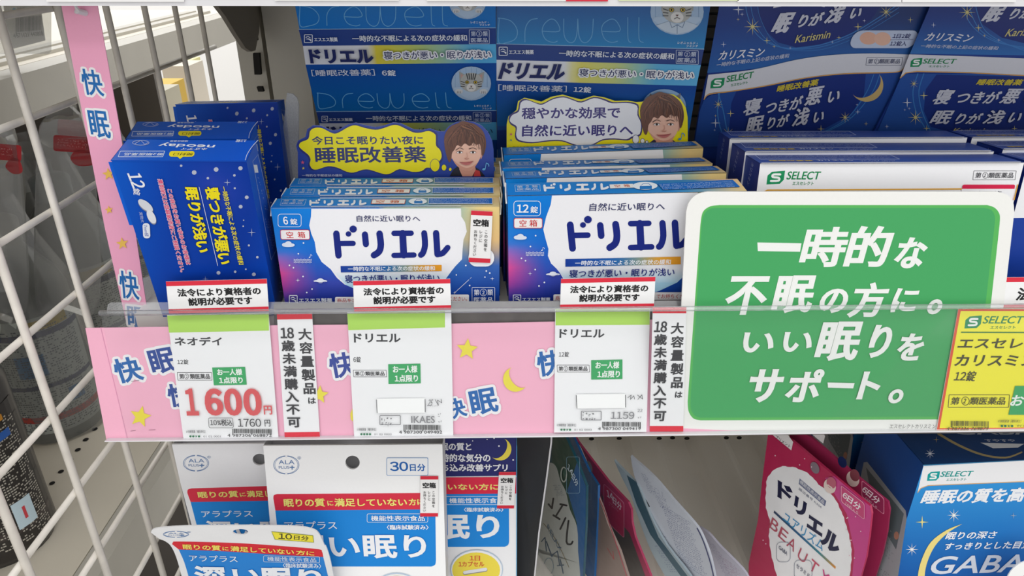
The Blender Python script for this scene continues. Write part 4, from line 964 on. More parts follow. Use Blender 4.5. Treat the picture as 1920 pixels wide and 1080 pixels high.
s.text('［睡眠改善薬］', 104, 470, 488, 36, 'd6dcea', dy=8, bold=.01); s.text('12錠', 528, 480, 626, 34, 'e4e8f2', dy=4, bold=.025)
tag(m.build('printed_sheet', SHEET, None, fr), 'right blue display sheet with kitten roundel and 12錠 lettering', 'display sheet')

# starry sheets
def starry(s, ox, oy, edge, sx, words=True):
    """print of the starry sheet; coordinates of the first sheet shifted"""
def star_sheet(px0, y0, yaw, outline, label, draw):
    s = plane(px0, y0, yaw, 12); fr = frame_of(s); m = Mesh(); s.m = m
    m.slab(s, outline, 0.0012, '223f90'); draw(s)
    return tag(m.build('printed_sheet', SHEET, None, fr), label, 'display sheet', None)
def kar_words(s, x, y, k, dy, words):
    def T(t, a, b, c, h, col=('d4d6e2'), **kw): s.text(t, x+a*k, y+b*k, x+c*k, h*k, col, dy=dy*(c-a)/600*k, **kw)
    O = '1c2c6e'
    K_ = dict(bold=.03, shear=.18, out=O, ow=.045)
    for t, x0, y0, x1, h, g in words: T(t, x0, y0, x1, h, *((g,) if g else ()), **K_)
def kar_sky(s, pts):
    for x, y, r, n_, c in pts: (s.spark(x, y, r, c, n_) if n_ == 4 else (s.star(x, y, r, c, 8, .13)))
GOLD, SIL = 'dccf8a', 'd8dcec'
LB = '3f7fc4'
def drawA(s):
    s.zoom(1300, 0, 2.7)
    s.grid([(135, 12), (1205, 30), (1155, 270), (70, 370)], 10, 6, lambda u, v: mix(mix('22418e', '20386f', u), '2f68b0', max(0, v*1.3-.3)))
    s.poly([(330, 12), (960, 12), (900, 100), (780, 180), (640, 225), (520, 240), (430, 215), (370, 160), (335, 90)], '1c2e78', smooth=0)
    for off in (0, 26, 60): s.line([(262+off, 12), (275+off, 80), (310+off, 160), (375+off*.6, 215), (480, 244+off*.1), (640, 228+off*.4), (800, 170+off*.5), (920, 100+off*.6), (1040, 20+off*.7)], 4-off*.03, LB, smooth=4)
    kar_sky(s, [(300, 135, 46, 8, GOLD), (228, 48, 30, 4, SIL), (246, 72, 12, 4, SIL), (226, 98, 10, 4, GOLD), (975, 60, 36, 8, GOLD), (833, 135, 22, 4, GOLD), (372, 205, 20, 4, GOLD), (408, 235, 10, 4, GOLD), (152, 224, 16, 4, SIL), (1098, 100, 16, 4, GOLD), (736, 190, 12, 4, GOLD), (490, 242, 8, 4, SIL), (702, 212, 9, 4, SIL), (1048, 22, 14, 4, SIL), (864, 104, 10, 4, SIL)])
    s.text('眠', 408, 66, 524, 106, 'd4d6e2', dy=-6, bold=.04, shear=.3, out='1c2c6e', ow=.05); s.text('りが', 532, 72, 668, 68, 'd4d6e2', dy=-14, bold=.04, shear=.25, out='1c2c6e', ow=.05); s.text('浅', 676, 22, 786, 100, 'd4d6e2', dy=-8, bold=.04, shear=.3, out='1c2c6e', ow=.05); s.text('い', 794, 42, 862, 54, 'd4d6e2', dy=-6, bold=.04, shear=.25)
    s.poly([(402, 40), (500, 20), (496, 12), (410, 14)], 'd4d6e2'); s.line([(610, 16), (660, 30)], 10, 'd4d6e2')
    s.text('Karismin', 516, 178, 700, 40, 'd8cc86', dy=-28, bold=.01, shear=.2)
    s.rrect(816, 152, 1146, 242, 40, 'c3cfe6', sk=-36); s.ell(884, 192, 44, 32, 'e6b49c'); s.ell(955, 195, 42, 34, 'eabda6'); s.text('1日2錠', 1012, 168, 1102, 26, '2a2f6a', bold=.02); s.text('12錠入', 998, 206, 1082, 26, '2a2f6a', bold=.02); s.line([(994, 200), (1110, 198)], 1.5, '2a2f6a')
    s.text('カリスミン', 128, 258, 366, 46, 'e4e6f0', dy=-22, bold=.025, shear=.2); s.text('一時的な不眠の上記の症状の緩和', 116, 316, 484, 22, 'd4daea', dy=-48, bold=.01, shear=.1)
    s.poly(spline([(74, 376), (300, 350), (520, 300), (700, 276), (900, 268), (1092, 274)], 4, False)+spline([(1066, 340), (1040, 358), (980, 362), (760, 368), (560, 390), (360, 430), (180, 458), (80, 470), (52, 500)], 4, False), 'dcdde4')
    s.line([(52, 500), (80, 474), (180, 461), (360, 433), (560, 393), (760, 371), (980, 365), (1040, 359), (1066, 340)], 5, 'dfa860', smooth=4)
    s.poly([(1060, 362), (1048, 400), (915, 700), (0, 745), (30, 560), (50, 505), (90, 478), (360, 438), (560, 398), (760, 374), (980, 368)], '284f9e')
    s.poly([(870, 372), (860, 480), (790, 580), (640, 660), (560, 700), (210, 720), (180, 640), (190, 520), (215, 460), (360, 440), (560, 400), (760, 376)], '1f3480')
    for off in (0, 30): s.line([(130-off*.2, 470), (120+off, 560), (140+off, 660), (190+off*.5, 730)], 5, LB, smooth=4); s.line([(940-off, 375), (900-off, 470), (800-off*.6, 590), (680-off*.4, 660), (560, 710)], 4, LB, smooth=4)
    s.moon(874, 428, 84, 'd2b678', -42, 146, .66)
    med_class(s, 876, 288, 1056, 328, '5a5f78', two=False, lw=2, sk=-6)
    select_mark(s, 84, 390, 304, 54, dy=-30)
    kar_words(s, 0, 0, 1.0, -100, (('睡眠改善薬', 420, 430, 634, 34, 'dcc83c'), ('寝', 250, 502, 350, 82, 0), ('つきが', 360, 510, 556, 66, 0), ('悪', 565, 444, 662, 90, 0), ('い', 676, 462, 746, 56, 0), ('眠', 264, 592, 360, 80, 0), ('りが', 370, 588, 486, 62, 0), ('浅', 500, 548, 594, 90, 0), ('い', 602, 566, 664, 52, 0)))
    s.text('Karismin', 400, 664, 520, 26, 'd8cc86', dy=-8, bold=.01, shear=.2)
    kar_sky(s, [(122, 522, 26, 8, GOLD), (184, 568, 20, 4, GOLD), (108, 616, 26, 4, SIL), (172, 668, 34, 8, GOLD), (762, 588, 30, 8, GOLD), (826, 560, 14, 4, SIL), (868, 620, 12, 4, GOLD), (640, 646, 20, 4, GOLD), (108, 580, 9, 4, GOLD), (104, 652, 8, 4, SIL), (822, 524, 8, 4, SIL), (972, 636, 12, 4, SIL)])
    s.rrect(630, 656, 915, 740, 30, 'b4c2de', sk=-20); s.ell(700, 678, 30, 16, 'e6b49c'); s.text('1日2錠', 790, 666, 870, 20, '2a2f6a', bold=.02)
star_sheet((1350, 8), 0.3815, 2.0, [(1350, 3), (1748, 3), (1726, 55), (1692, 141), (1637, 248), (1596, 340), (1290, 340), (1300, 274), (1311, 207), (1322, 155), (1337, 104)], 'dark blue starry display sheet with a crescent moon, left of the pair', drawA)
def drawB(s):
    s.zoom(1300, 0, 2.7)
    s.grid([(1207, 12), (2100, 12), (2050, 285), (1096, 272)], 8, 6, lambda u, v: mix('203c88', '3372b8', max(0, v*1.3-.3)))
    s.poly([(1425, 12), (2050, 12), (2050, 240), (1700, 225), (1560, 190), (1460, 120)], '1c2e78')
    for off in (0, 30, 60): s.line([(1365+off, 12), (1385+off, 90), (1440+off*.7, 160), (1540+off*.5, 215), (1680, 240+off*.3)], 4, LB, smooth=4)
    s.text('眠', 1484, 26, 1600, 94, 'd4d6e2', dy=-4, bold=.04, shear=.3, out='1c2c6e', ow=.05); s.text('りが', 1612, 40, 1740, 62, 'd4d6e2', dy=-6, bold=.04, shear=.25)
    s.text('Karismin', 1590, 146, 1780, 42, 'd8cc86', dy=-10, bold=.01, shear=.2)
    kar_sky(s, [(1385, 62, 44, 8, GOLD), (1215, 126, 14, 4, SIL), (1442, 140, 20, 4, GOLD), (1472, 180, 10, 4, GOLD), (1545, 202, 10, 4, SIL)])
    s.text('カリスミン', 1182, 164, 1426, 44, 'e4e6f0', dy=8, bold=.025, shear=.2); s.text('一時的な不眠の上記の症状の緩和', 1154, 222, 1546, 20, 'd4daea', dy=12, bold=.01, shear=.1)
    s.poly([(1092, 274), (1400, 284), (2050, 310), (2050, 385), (1700, 380), (1400, 364), (1130, 358), (1072, 366), (1046, 392)], 'dcdde4'); s.line([(1046, 394), (1074, 368), (1130, 361), (1400, 367), (1700, 383), (2050, 388)], 5, 'dfa860')
    s.poly([(1046, 396), (1076, 372), (1400, 370), (1700, 386), (2050, 392), (2050, 720), (915, 700)], '2a55a4')
    s.poly([(1230, 376), (1700, 388), (2050, 396), (2050, 700), (1400, 700), (1200, 640), (1165, 560), (1175, 450)], '1f3480')
    for off in (0, 30): s.line([(1135+off, 372), (1110+off, 460), (1125+off, 560), (1180+off*.6, 660)], 5, LB, smooth=4)
    select_mark(s, 1096, 292, 1334, 46, dy=2)
    kar_words(s, 0, 0, 1.0, 4, (('睡眠改善薬', 1440, 398, 1674, 34, 'dcc83c'), ('寝', 1230, 448, 1330, 84, 0), ('つきが', 1340, 458, 1566, 70, 0), ('悪', 1576, 446, 1674, 84, 0), ('い', 1684, 460, 1760, 60, 0), ('眠', 1216, 556, 1326, 76, 0), ('りが', 1336, 568, 1470, 62, 0), ('浅', 1486, 554, 1592, 78, 0), ('い', 1602, 566, 1672, 56, 0))); s.text('Karismin', 1314, 644, 1500, 32, 'd8cc86', bold=.01, shear=.2)
    kar_sky(s, [(1112, 420, 24, 8, GOLD), (1162, 480, 22, 4, GOLD), (1078, 515, 26, 4, SIL), (1120, 590, 40, 8, GOLD), (1066, 552, 8, 4, SIL), (1088, 545, 9, 4, SIL), (1176, 645, 18, 4, GOLD), (975, 636, 12, 4, SIL), (1620, 646, 16, 4, GOLD)])
    s.text('カリスミン', 950, 668, 1144, 16, 'd4daea', bold=.03)
star_sheet((1745, 8), 0.3825, 1.0, [(1749, 3), (2080, 3), (2060, 340), (1597, 340), (1638, 248), (1693, 141), (1727, 55)], 'dark blue starry display sheet cut by the right edge of the picture', drawB)

# frosted dividers
dv = Surf((-0.098, 0.4, 1.2), (0, 1, 0), (0, 0, 1)); m = Mesh()
q0 = at_y(558, 182, 0.415); fr = Frame((q0[0], 0.36, 1.142))
dsf = Surf(q0, (0.08, 0.9968, 0), (0, 0, 1), m); dsf2 = Surf((q0[0], 0.4, 1.2), rotm(rad(-8), 0)[:, 0], (0, 0, 1), m)
dsf2 = plane((548, 200), 0.392, -6, 0)
m.slab(dsf2, [(538, 174), (549, 176), (557, 184), (560, 196), (560, 340), (520, 340)], 0.0008, 'ffffff')
tag(m.build('shelf_divider', FROST, None, frame_of(dsf2)), 'greyish frosted plastic divider right of the rearmost blue carton', 'divider')
s = plane((285, 520), 0.33, 0, 0); m = Mesh(); m.slab(s, [(262, 640), (262, 540), (268, 522), (290, 515), (300, 540), (310, 640)], 0.0008, 'ffffff')
tag(m.build('shelf_divider', FROST, None, frame_of(s)), 'small clear divider between the pink strip and the front blue carton', 'divider')

# ================================================================== face cards
POPB, POPY = '1f3f9c', 'f2e600'
def pop_edge(s, m, cloud, back, bottom, col):
    pass
s = plane((560, 330), 0.3465, 1.0, -3); fr = frame_of(s); m = Mesh(); s.m = m; s.zoom(540, 220, 4.571)
cloud = [(80, 240), (95, 205), (160, 175), (175, 110), (215, 82), (280, 84), (370, 128), (430, 122), (520, 72), (580, 60), (650, 80), (750, 98), (820, 84), (900, 58), (960, 64), (1080, 118), (1150, 122), (1220, 108), (1275, 135), (1282, 175), (1285, 235), (1320, 290), (1332, 350), (1300, 400),
         (1260, 440), (1200, 440), (1160, 468), (1080, 476), (960, 452), (880, 490), (820, 494), (700, 458), (640, 458), (560, 482), (500, 474), (420, 440), (330, 428), (240, 455), (195, 450), (172, 410), (180, 370), (160, 330), (110, 290)]
ctr = np.mean(cloud, 0)
body = [(86, 560), (84, 300), (70, 245), (85, 200), (150, 168), (165, 102), (215, 68), (285, 72), (370, 112), (430, 108), (515, 60), (580, 46), (655, 66), (750, 84), (820, 70), (900, 44), (965, 50), (1080, 104), (1150, 108), (1215, 94), (1290, 120), (1340, 120), (1380, 75), (1440, 42), (1510, 30), (1590, 38), (1660, 70), (1715, 125), (1750, 200), (1762, 280), (1768, 560)]
m.slab(s, body, 0.0006, POPB, 'e8e8ee')
s.poly(cloud, '232a72', smooth=3); inner = [(cx+(ctr[0]-cx)*.012+(8 if cx < ctr[0]-300 else (-8 if cx > ctr[0]+300 else 0)), cy+(9 if cy < ctr[1] else -9)) for cx, cy in cloud]
s.poly(inner, POPY, smooth=3)
s.text('今日こそ眠りたい夜に', 202, 162, 1156, 74, '26306e', dy=-4, bold=.03); s.text('睡眠改善薬', 226, 254, 1176, 140, '26306e', dy=-8, bold=.028)
for cx, cy, rx, ry in ((1260, 411, 43, 56), (1337, 430, 23, 29), (1391, 445, 15, 18)): s.ell(cx, cy, rx, ry, '232a72'); s.ell(cx, cy, rx-4, ry-4, POPY)
portrait(s, 1516, 290, 1.05, '1a1c2c', 'c43a3c'); note(s, 1690, 440, 1.4, '6ab4e4')
s.star(130, 382, 18, 'd8587c'); s.star(136, 432, 13, 'e8d050'); s.text('一時的な不眠症状の緩和', 124, 482, 466, 22, 'd8dcec', bold=.01)
m.slab(Surf(s.O-s.N*.0007, s.U, s.V), [(560, 300), (920, 300), (920, 345), (560, 345)], .0005, 'e8e8ee')
tag(m.build('face_card', SHEET, None, fr), 'blue shelf card with yellow speech cloud and printed smiling man, above the 6-tablet cartons', 'display card')

s = plane((950, 278), 0.3765, 2.5, -3); fr = frame_of(s); m = Mesh(); s.m = m; s.zoom(900, 0, 3)
body2 = [(150, 900), (150, 700), (160, 655), (205, 620), (214, 570), (250, 550), (300, 560), (345, 572), (400, 545), (465, 532), (520, 548), (570, 560), (640, 538), (700, 548), (760, 568), (830, 566), (880, 574), (915, 572), (960, 540), (1030, 524), (1090, 532), (1130, 560), (1158, 605), (1168, 660), (1170, 900)]
m.slab(s, body2, 0.0006, POPY, 'e8e8e0')
cl2 = [(160, 668), (175, 640), (212, 620), (222, 572), (255, 556), (310, 575), (350, 582), (410, 552), (470, 541), (520, 556), (570, 570), (640, 545), (700, 556), (750, 574), (830, 572), (890, 588), (892, 640), (912, 700), (905, 760), (860, 775), (830, 790), (760, 785), (690, 790), (640, 815), (580, 830), (520, 815), (460, 795), (390, 795), (290, 806), (215, 795), (196, 765), (200, 720), (172, 700)]
s.poly(cl2, '3a2f72', smooth=3); c2 = np.mean(cl2, 0); s.poly([(x+(7 if x < c2[0]-180 else (-7 if x > c2[0]+180 else 0)), y+(7 if y < c2[1] else -7)) for x, y in cl2], 'f2f3f8', smooth=3)
s.text('穏やかな効果で', 236, 604, 790, 66, '3a2f80', dy=-4, bold=.03); s.text('自然に近い眠りへ', 238, 702, 862, 66, '3a2f80', dy=-4, bold=.03)
for cx, cy, rx, ry in ((876, 783, 20, 26), (914, 793, 13, 15), (938, 799, 9, 10)): s.ell(cx, cy, rx, ry, '3a2f72'); s.ell(cx, cy, rx-3, ry-3, 'f2f3f8')
portrait(s, 1022, 694, .72, '33284a', 'a04a40'); note(s, 1128, 780, .9, '4a8cc8')
s.star(174, 753, 9, 'd8587c'); s.star(174, 786, 7, '3a8a8c'); s.text('一時的な不眠症状の緩和', 164, 820, 372, 12, '6a6a30', bold=.01)
tag(m.build('face_card', SHEET, None, fr), 'yellow shelf card with white speech cloud and printed smiling man, above the 12-tablet cartons', 'display card')

# ================================================================== price rail
TL12 = -12.0
PR = np.array([0.0095, 0.291, 1.3-0.1516])
def rail(off=0.0, lean=TL12, mesh=None):
    R = rotm(0, rad(lean)); N = -R[:, 1]; return Surf(PR+N*off, R[:, 0], R[:, 2], mesh)
s = rail(-0.0012); fr = Frame(at_y(960, 820, 0.28)); e = empty('price_rail', fr, 'long clear acrylic price rail with a dark channel along the shelf edge', 'price rail')
m = Mesh(); m.slab(s, [(513, 570), (2500, 552), (2500, 806), (520, 824)], 0.0015, 'ffffff'); m.build('rail_channel', RAILM, e, fr)
m = Mesh(); s2 = rail(0.0); a = s2.uv([(200, 828.5)])[0]; b = s2.uv([(2050, 806)])[0]
m.slab(rail(0.0035), [(196, 827), (1100, 816.5), (2500, 799), (2500, 801.5), (1100, 819), (196, 829)], 0.005, 'ffffff'); m.build('lower_lip', RAILW, e, fr)
flap = Surf((0, 0.2735, 1.083), (1, 0, 0), rotm(0, rad(-4))[:, 2])
m = Mesh(); m.slab(flap, [(190, 592), (2500, 570), (2500, 795), (237, 824)], 0.0004, 'ffffff'); m.build('clear_flap', CLEAR, e, fr)
tb = Surf((0, 0.278, 1.15), (1, 0, 0), (0, 0, 1)); p0, p1 = tb.W(tb.uv([(187, 587), (2500, 569.5)]))
m = Mesh(); m.tube([p0, p1], 0.0012, 'ffffff', 10); m.build('clear_bead', TUBE, e, fr, smooth=True)
tb = Surf((0, 0.286, 1.15), (1, 0, 0), rotm(0, rad(-30))[:, 2]); m = Mesh(); m.slab(tb, [(202, 571), (208, 567), (2500, 560), (2500, 576), (200, 588)], 0.0005, 'ffffff'); m.build('clear_back_lip', TUBE, e, fr)
m = Mesh(); flt = rail(0.0002); m.slab(flt, [(190, 590), (520, 588), (520, 622), (192, 622)], 0.0004, 'ffffff'); m.build('clear_end', CLEAR, e, fr)

# pink backing sheet
PK2 = 'f8b6ce'
s = rail(0.0004); fr = Frame(s.W(s.uv([(500, 823)]))[0]); m = Mesh(); s.m = m
m.slab(s, [(160, 615), (520, 610), (846, 607), (1300, 598), (1950, 590), (1950, 805), (1290, 810), (520, 824), (200, 827)], 0.0003, PK2)
s.line([(189, 614), (240, 826)], 1.5, 'dd94b4')
def kb(x0, y0, x1, h, ch, y1, col='1f66b0'): s.text(ch, x0, y0, x1, h, col, y1=y1, bold=.028, out='f4f2f4', ow=.12)
s.zoom(140, 500, 3.177)
kb(215, 556, 372, 152, '快', 528, '1f66b0'); kb(426, 500, 578, 150, '眠', 474, '2a4a98'); kb(543, 700, 690, 140, '快', 690, '2a4a98')
s.star(393, 892, 66, 'f0e040', ang=12, inner=.45); s.line([(335, 978), (365, 974)], 2, '7a3a5a'); s.line([(445, 972), (482, 970)], 2, '7a3a5a'); s.line([(340, 682), (385, 676)], 2, '5a3a5a')
s.zoom(580, 500, 3.177)
kb(106, 520, 262, 150, '快', 500, '34489c'); kb(790, 800, 912, 120, '快', 770); kb(944, 740, 1104, 150, '眠', 712); kb(1346, 508, 1500, 150, '快', 486)
s.star(940, 490, 66, 'eee04a', ang=5, inner=.45); s.star(62, 760, 56, 'eee04a', ang=5, inner=.45); s.moon(1228, 668, 74, 'eee04a', 42, 262, .5, -8)
s.poly([(260, 840), (262, 920), (248, 905), (246, 870)], 'eee04a')
m.build('pink_backing_sheet', PAPER, None, fr); tag(bpy.data.objects['pink_backing_sheet'], 'pink backing sheet with blue 快眠 lettering, yellow stars and moon inside the price rail', 'backing sheet')

def card_pts(s, m, pts, col, th=0.0003): m.slab(s, pts, th, col)
def price_card(pts, off, strip, label, name, fname, draw, zoom, base='f6f6f8'):
    s = rail(off) if off < .005 else board_plane(0.0009); fr = Frame(s.W(s.uv([pts[3]]))[0]); m = Mesh(); s.m = m
    m.slab(s, pts, 0.0003, base); draw(s)
    return tag(m.build('price_card', PAPER, None, fr), label, 'price card', None)
K = '3a3a3e'
def board_plane(off):
    R = rotm(rad(-.5), rad(-4.6)); return Surf(at_y(1580, 806, 0.2768)-R[:, 1]*off, R[:, 0], R[:, 2])
def note18(x0, y0, x1, y1, sk, label, bot_in, dy=0):
    s = rail(0.0014) if bot_in == 0 else board_plane(0.0009); fr = Frame(s.W(s.uv([(x0+sk, y1)]))[0]); m = Mesh(); s.m = m; f = lambda u, v: (x0+u*(x1-x0)+sk*v, y0+v*(y1-y0)+dy*u)
    m.slab(s, [f(0, 0), f(1, 0), f(1, 1), f(0, 1)], 0.0003, 'f5f5f7')
    s.poly([f(0, 0), f(1, 0), f(1, .048), f(0, .048)], 'e0303f'); s.poly([f(0, .955), f(1, .955), f(1, 1), f(0, 1)], 'e02a3f')
    a, b = f(.76, .115), f(.80, .66); s.vtext(list('大容量製品'), *a, *b, (x1-x0)*.38, K, bold=.035); a, b = f(.84, .67), f(.86, .735); s.vtext(['は'], *a, *b, (x1-x0)*.24, K, bold=.03)
    a, b = f(.26, .105), f(.30, .925); s.vtext(['18', '歳', '未', '満', '購', '入', '不', '可'], *a, *b, (x1-x0)*.38, K, bold=.035)
    tag(m.build('age_notice', PAPER, None, fr), label, 'notice', None)
note18(519, 588, 585, 821, 15, 'narrow white notice with red ends between the 1600 yen card and the 6-tablet card', 0, -1)
note18(1224, 576, 1287, 809, -6, 'narrow white notice with red ends beside the green board', 1, 0)

GR = 'b2df5e'
def common(s, z, strip, name, nx, tab, tabx, cls, lim, bc, digits, code, seed, small, dots_star=True):
    s.zoom(*z); s.poly(strip, GR)
    s.text(name, *nx, K, bold=.035); s.text(tab, *tabx, K, bold=.015)
    med_class(s, *cls, K, two=False, lw=2.4, sk=3, bold=.02)
    x0, y0, x1, y1, sk = lim; s.poly([(x0, y0), (x1, y0-4), (x1+sk, y1-4), (x0+sk, y1)], '3aa864')
    w_ = x1-x0; h_ = y1-y0
    s.text('お一人様', x0+w_*.14, y0+h_*.08, x0+w_*.90, h_*.36, 'f4f8f4', dy=-2, bold=.035); s.text('1点限り', x0+w_*.2, y0+h_*.54, x0+w_*.92, h_*.36, 'f4f8f4', dy=-2, bold=.035)
    barcode(s, *bc, digits[0], digits[1], seed=seed)
    sx, sy = code; s.text('☆快眠関連［種別単位］', sx-20, sy-36, sx+95, 17, '5a5a5e', bold=.01)
    for i in range(4):
        if i == 2 and dots_star: s.star(sx+8+i*17, sy, 8, '2a7a52')
        else: s.ell(sx+8+i*17, sy, 7, 6, '2a7a52')
    s.text(small, sx+84, sy-5, sx+188, 10, '4a4a4e', bold=.0)
def draw1(s):
    common(s, (140, 500, 3.177), [(551, 292), (1156, 277), (1158, 381), (562, 393)], 'ネオデイ', (592, 418, 876, 52), '12錠', (610, 552, 676, 30), (612, 630, 816, 676), (820, 600, 1016, 706, 10),
           (932, 964, 1176, 30), ('4 987306 068872', 17), (686, 1006), 4, '01 02 0001')
    R_ = 'dc5a5e'
    for ch, a, b in (('1', 654, 728), ('6', 770, 878), ('0', 886, 992), ('0', 1002, 1110)): s.text(ch, a, 722, b, 162, R_, dy=-1, bold=.05)
    s.text('円', 1128, 822, 1178, 54, R_, bold=.03)
    s.rbox(802, 896, 946, 954, 8, 2.6, K, sk=4); s.text('10%税込', 810, 904, 942, 38, K, bold=.02); s.text('1760', 974, 900, 1112, 48, K, bold=.005); s.text('円', 1134, 906, 1168, 40, K, bold=.015)
price_card([(313, 590), (503.5, 586.5), (522, 820), (344, 823)], 0.0018, None, 'white price card reading 1600 yen in big red figures', '', '', draw1, None)
def blank(s, x0, y0, x1, y1, mode):
    s.poly([(x0, y0), (x1, y0-3), (x1, y1-3), (x0, y1)], 'ffffff'); s.line([(x0, y0+6), (x0+4, y1-2)], 4, '5a5a5e'); s.line([(x1, y0+4), (x1+1, y1-8)], 4, '5a5a5e')
def draw2(s):
    common(s, (580, 500, 3.177), [(226, 276), (808, 262), (808, 362), (232, 378)], 'ドリエル', (264, 398, 542, 54), '6錠', (262, 536, 306, 34), (262, 616, 458, 656), (470, 580, 662, 698, 2),
           (554, 940, 792, 34), ('4 987300 049402', 18), (304, 993), 5, '01 02 0002', False)
    blank(s, 402, 782, 690, 868, 0); s.text('25', 702, 786, 740, 40, '6a6a6e', bold=.01, shear=.3); s.line([(750, 786), (770, 822), (764, 790), (790, 806), (786, 784)], 3, '5a5a5e'); s.dashes(704, 818, 790, 1, 9, '9a9a9e')
    s.rbox(422, 882, 544, 936, 4, 4, '7a7a7e'); s.dashes(430, 890, 540, 2, 20, '7a7a7e', seed=11, den=1); s.text('IKAES', 608, 884, 748, 42, '8a8a8e', bold=.015); s.dashes(766, 868, 792, 2, 10, '7a7a7e'); s.dashes(768, 912, 792, 1, 12, '7a7a7e')
price_card([(651, 586), (846, 582), (850, 817.5), (664, 819)], 0.0018, None, 'white price card with green top for the 6-tablet cartons', '', '', draw2, None)
def draw3(s):
    common(s, (980, 500, 3.177), [(196, 250), (756, 250), (756, 346), (196, 350)], 'ドリエル', (220, 372, 488, 52), '12錠', (216, 506, 276, 32), (205, 586, 396, 628), (408, 556, 594, 672, 0),
           (466, 922, 702, 32), ('4 987300 049419', 17), (222, 967), 6, '01 02 0003')
    blank(s, 318, 756, 610, 840, 0); s.line([(624, 776), (644, 760), (640, 786), (660, 764), (664, 784)], 3, '5a5a5e'); s.line([(682, 760), (712, 784), (708, 758), (684, 786)], 3, '5a5a5e')
    s.rbox(348, 856, 466, 908, 4, 4, '7a7a7e'); s.dashes(354, 862, 464, 2, 20, '7a7a7e', seed=12, den=1); s.text('1159', 524, 860, 664, 42, '8a8a8e', bold=.015); s.text('22', 682, 842, 712, 18, '7a7a7e', bold=.01); s.dashes(682, 888, 712, 1, 12, '7a7a7e')
price_card([(1041, 580), (1219, 578), (1212, 810), (1039, 811)], 0.0018, None, 'white price card with green top for the 12-tablet cartons', '', '', draw3, None)
def draw4(s):
    s.zoom(1720, 500, 3.177)
    s.poly([(244, 252), (1000, 252), (1000, 960), (116, 970)], 'e2583c'); s.poly([(258, 264), (1000, 264), (1000, 954), (132, 962)], 'f8f03c')
    select_mark(s, 280, 290, 640, 78, dy=0); s.line([(262, 390), (1000, 392)], 8, '2f7a3c')
    s.text('エスセレクト', 254, 424, 830, 66, '4a4a2c', bold=.03, dy=0); s.text('カリスミン', 236, 524, 716, 70, '4a4a2c', bold=.03); s.text('12錠', 230, 620, 356, 64, '4a4a2c', bold=.02)
    med_class(s, 188, 762, 548, 836, '4a4a2c', two=False, lw=3, sk=-6); s.poly([(580, 708), (1000, 708), (1000, 880), (540, 880)], '3aa864'); s.text('お一人様', 566, 760, 900, 74, 'f4f8f4', bold=.03)
    barcode(s, 190, 916, 420, 34, '4 987336 769879', 20, col='4a4a2c', seed=8); s.text('☆快眠関連［種別単位］', 474, 906, 614, 18, '5a5a3c', bold=.01)
    for i in range(4):
        if i == 2: s.star(496+i*20, 943, 9, '2a7a52')
        else: s.ell(496+i*20, 943, 8, 7, '2a7a52')
    s.text('01 02 0004', 588, 936, 720, 12, '4a4a3c')
price_card([(1797, 579), (2010, 578), (2010, 805), (1756, 806)], 0.0062, None, 'yellow price card with a red edge and green leaf mark at the right edge', '', '', draw4, None, 'f6f6f8')

# upright red-ended notices
def law(px, y, label, tx=True, zoomx=None):
    s = Surf((0, y, 1.3-0.155), (1, 0, 0), rotm(0, rad(-5))[:, 2]); (a, b, c, d) = px
    fr = Frame(s.W(s.uv([d]))[0]); m = Mesh(); s.m = m; m.slab(s, px, 0.0003, 'f6f6f6')
    P4 = np.array(px, float); f = lambda u, v: tuple((P4[0]*(1-u)+P4[1]*u)*(1-v)+(P4[3]*(1-u)+P4[2]*u)*v)
    s.poly([f(0, 0), f(1, 0), f(1, .145), f(0, .145)], 'de2a40'); s.poly([f(0, .86), f(1, .86), f(1, 1), f(0, 1)], 'de2a40')
    W_ = b[0]-a[0]; H = d[1]-a[1]
    for t, u0, u1, v in (('法令により資格者の', .10, .93, .24), ('説明が必要です', .20, .84, .53)):
        p, q = f(u0, v), f(u1, v); s.text(t, p[0], p[1], q[0], H*.25, '1c1c1e', y1=q[1], bold=.045)
    tag(m.build('law_notice', PAPER, None, fr), label, 'notice')
law([(311, 528), (500, 523), (504, 583), (317, 588)], 0.2850, 'upright red-edged notice standing above the 1600 yen price card')
law([(662, 527), (844, 523), (846, 580), (664, 584)], 0.2850, 'upright red-edged notice standing above the 6-tablet price card')
law([(1052, 523), (1229, 519), (1226, 577), (1050, 579)], 0.2850, 'upright red-edged notice standing above the 12-tablet price card')
law([(1795, 521), (2010, 518), (2010, 580), (1783, 578)], 0.2815, 'upright red-edged notice at the right edge, above the yellow price card') if False else None
s = Surf((0, 0.2815, 1.3-0.155), (1, 0, 0), rotm(0, rad(-5))[:, 2]); m = Mesh(); s.m = m; fr = Frame(s.W(s.uv([(1785, 580)]))[0])
m.slab(s, [(1795, 521), (2290, 516), (2270, 578), (1785, 581)], 0.0003, 'f6f6f6'); s.poly([(1795, 521), (2290, 516), (2287, 525), (1793.5, 530)], 'de2a40'); s.poly([(1786, 572), (2273, 569), (2270, 578), (1785, 581)], 'de2a40')
s.text('法令により資格者の', 1911, 539, 2120, 26, '1c1c1e', bold=.045); tag(m.build('law_notice', PAPER, None, fr), 'upright red-edged notice at the right edge, above the yellow price card', 'notice')

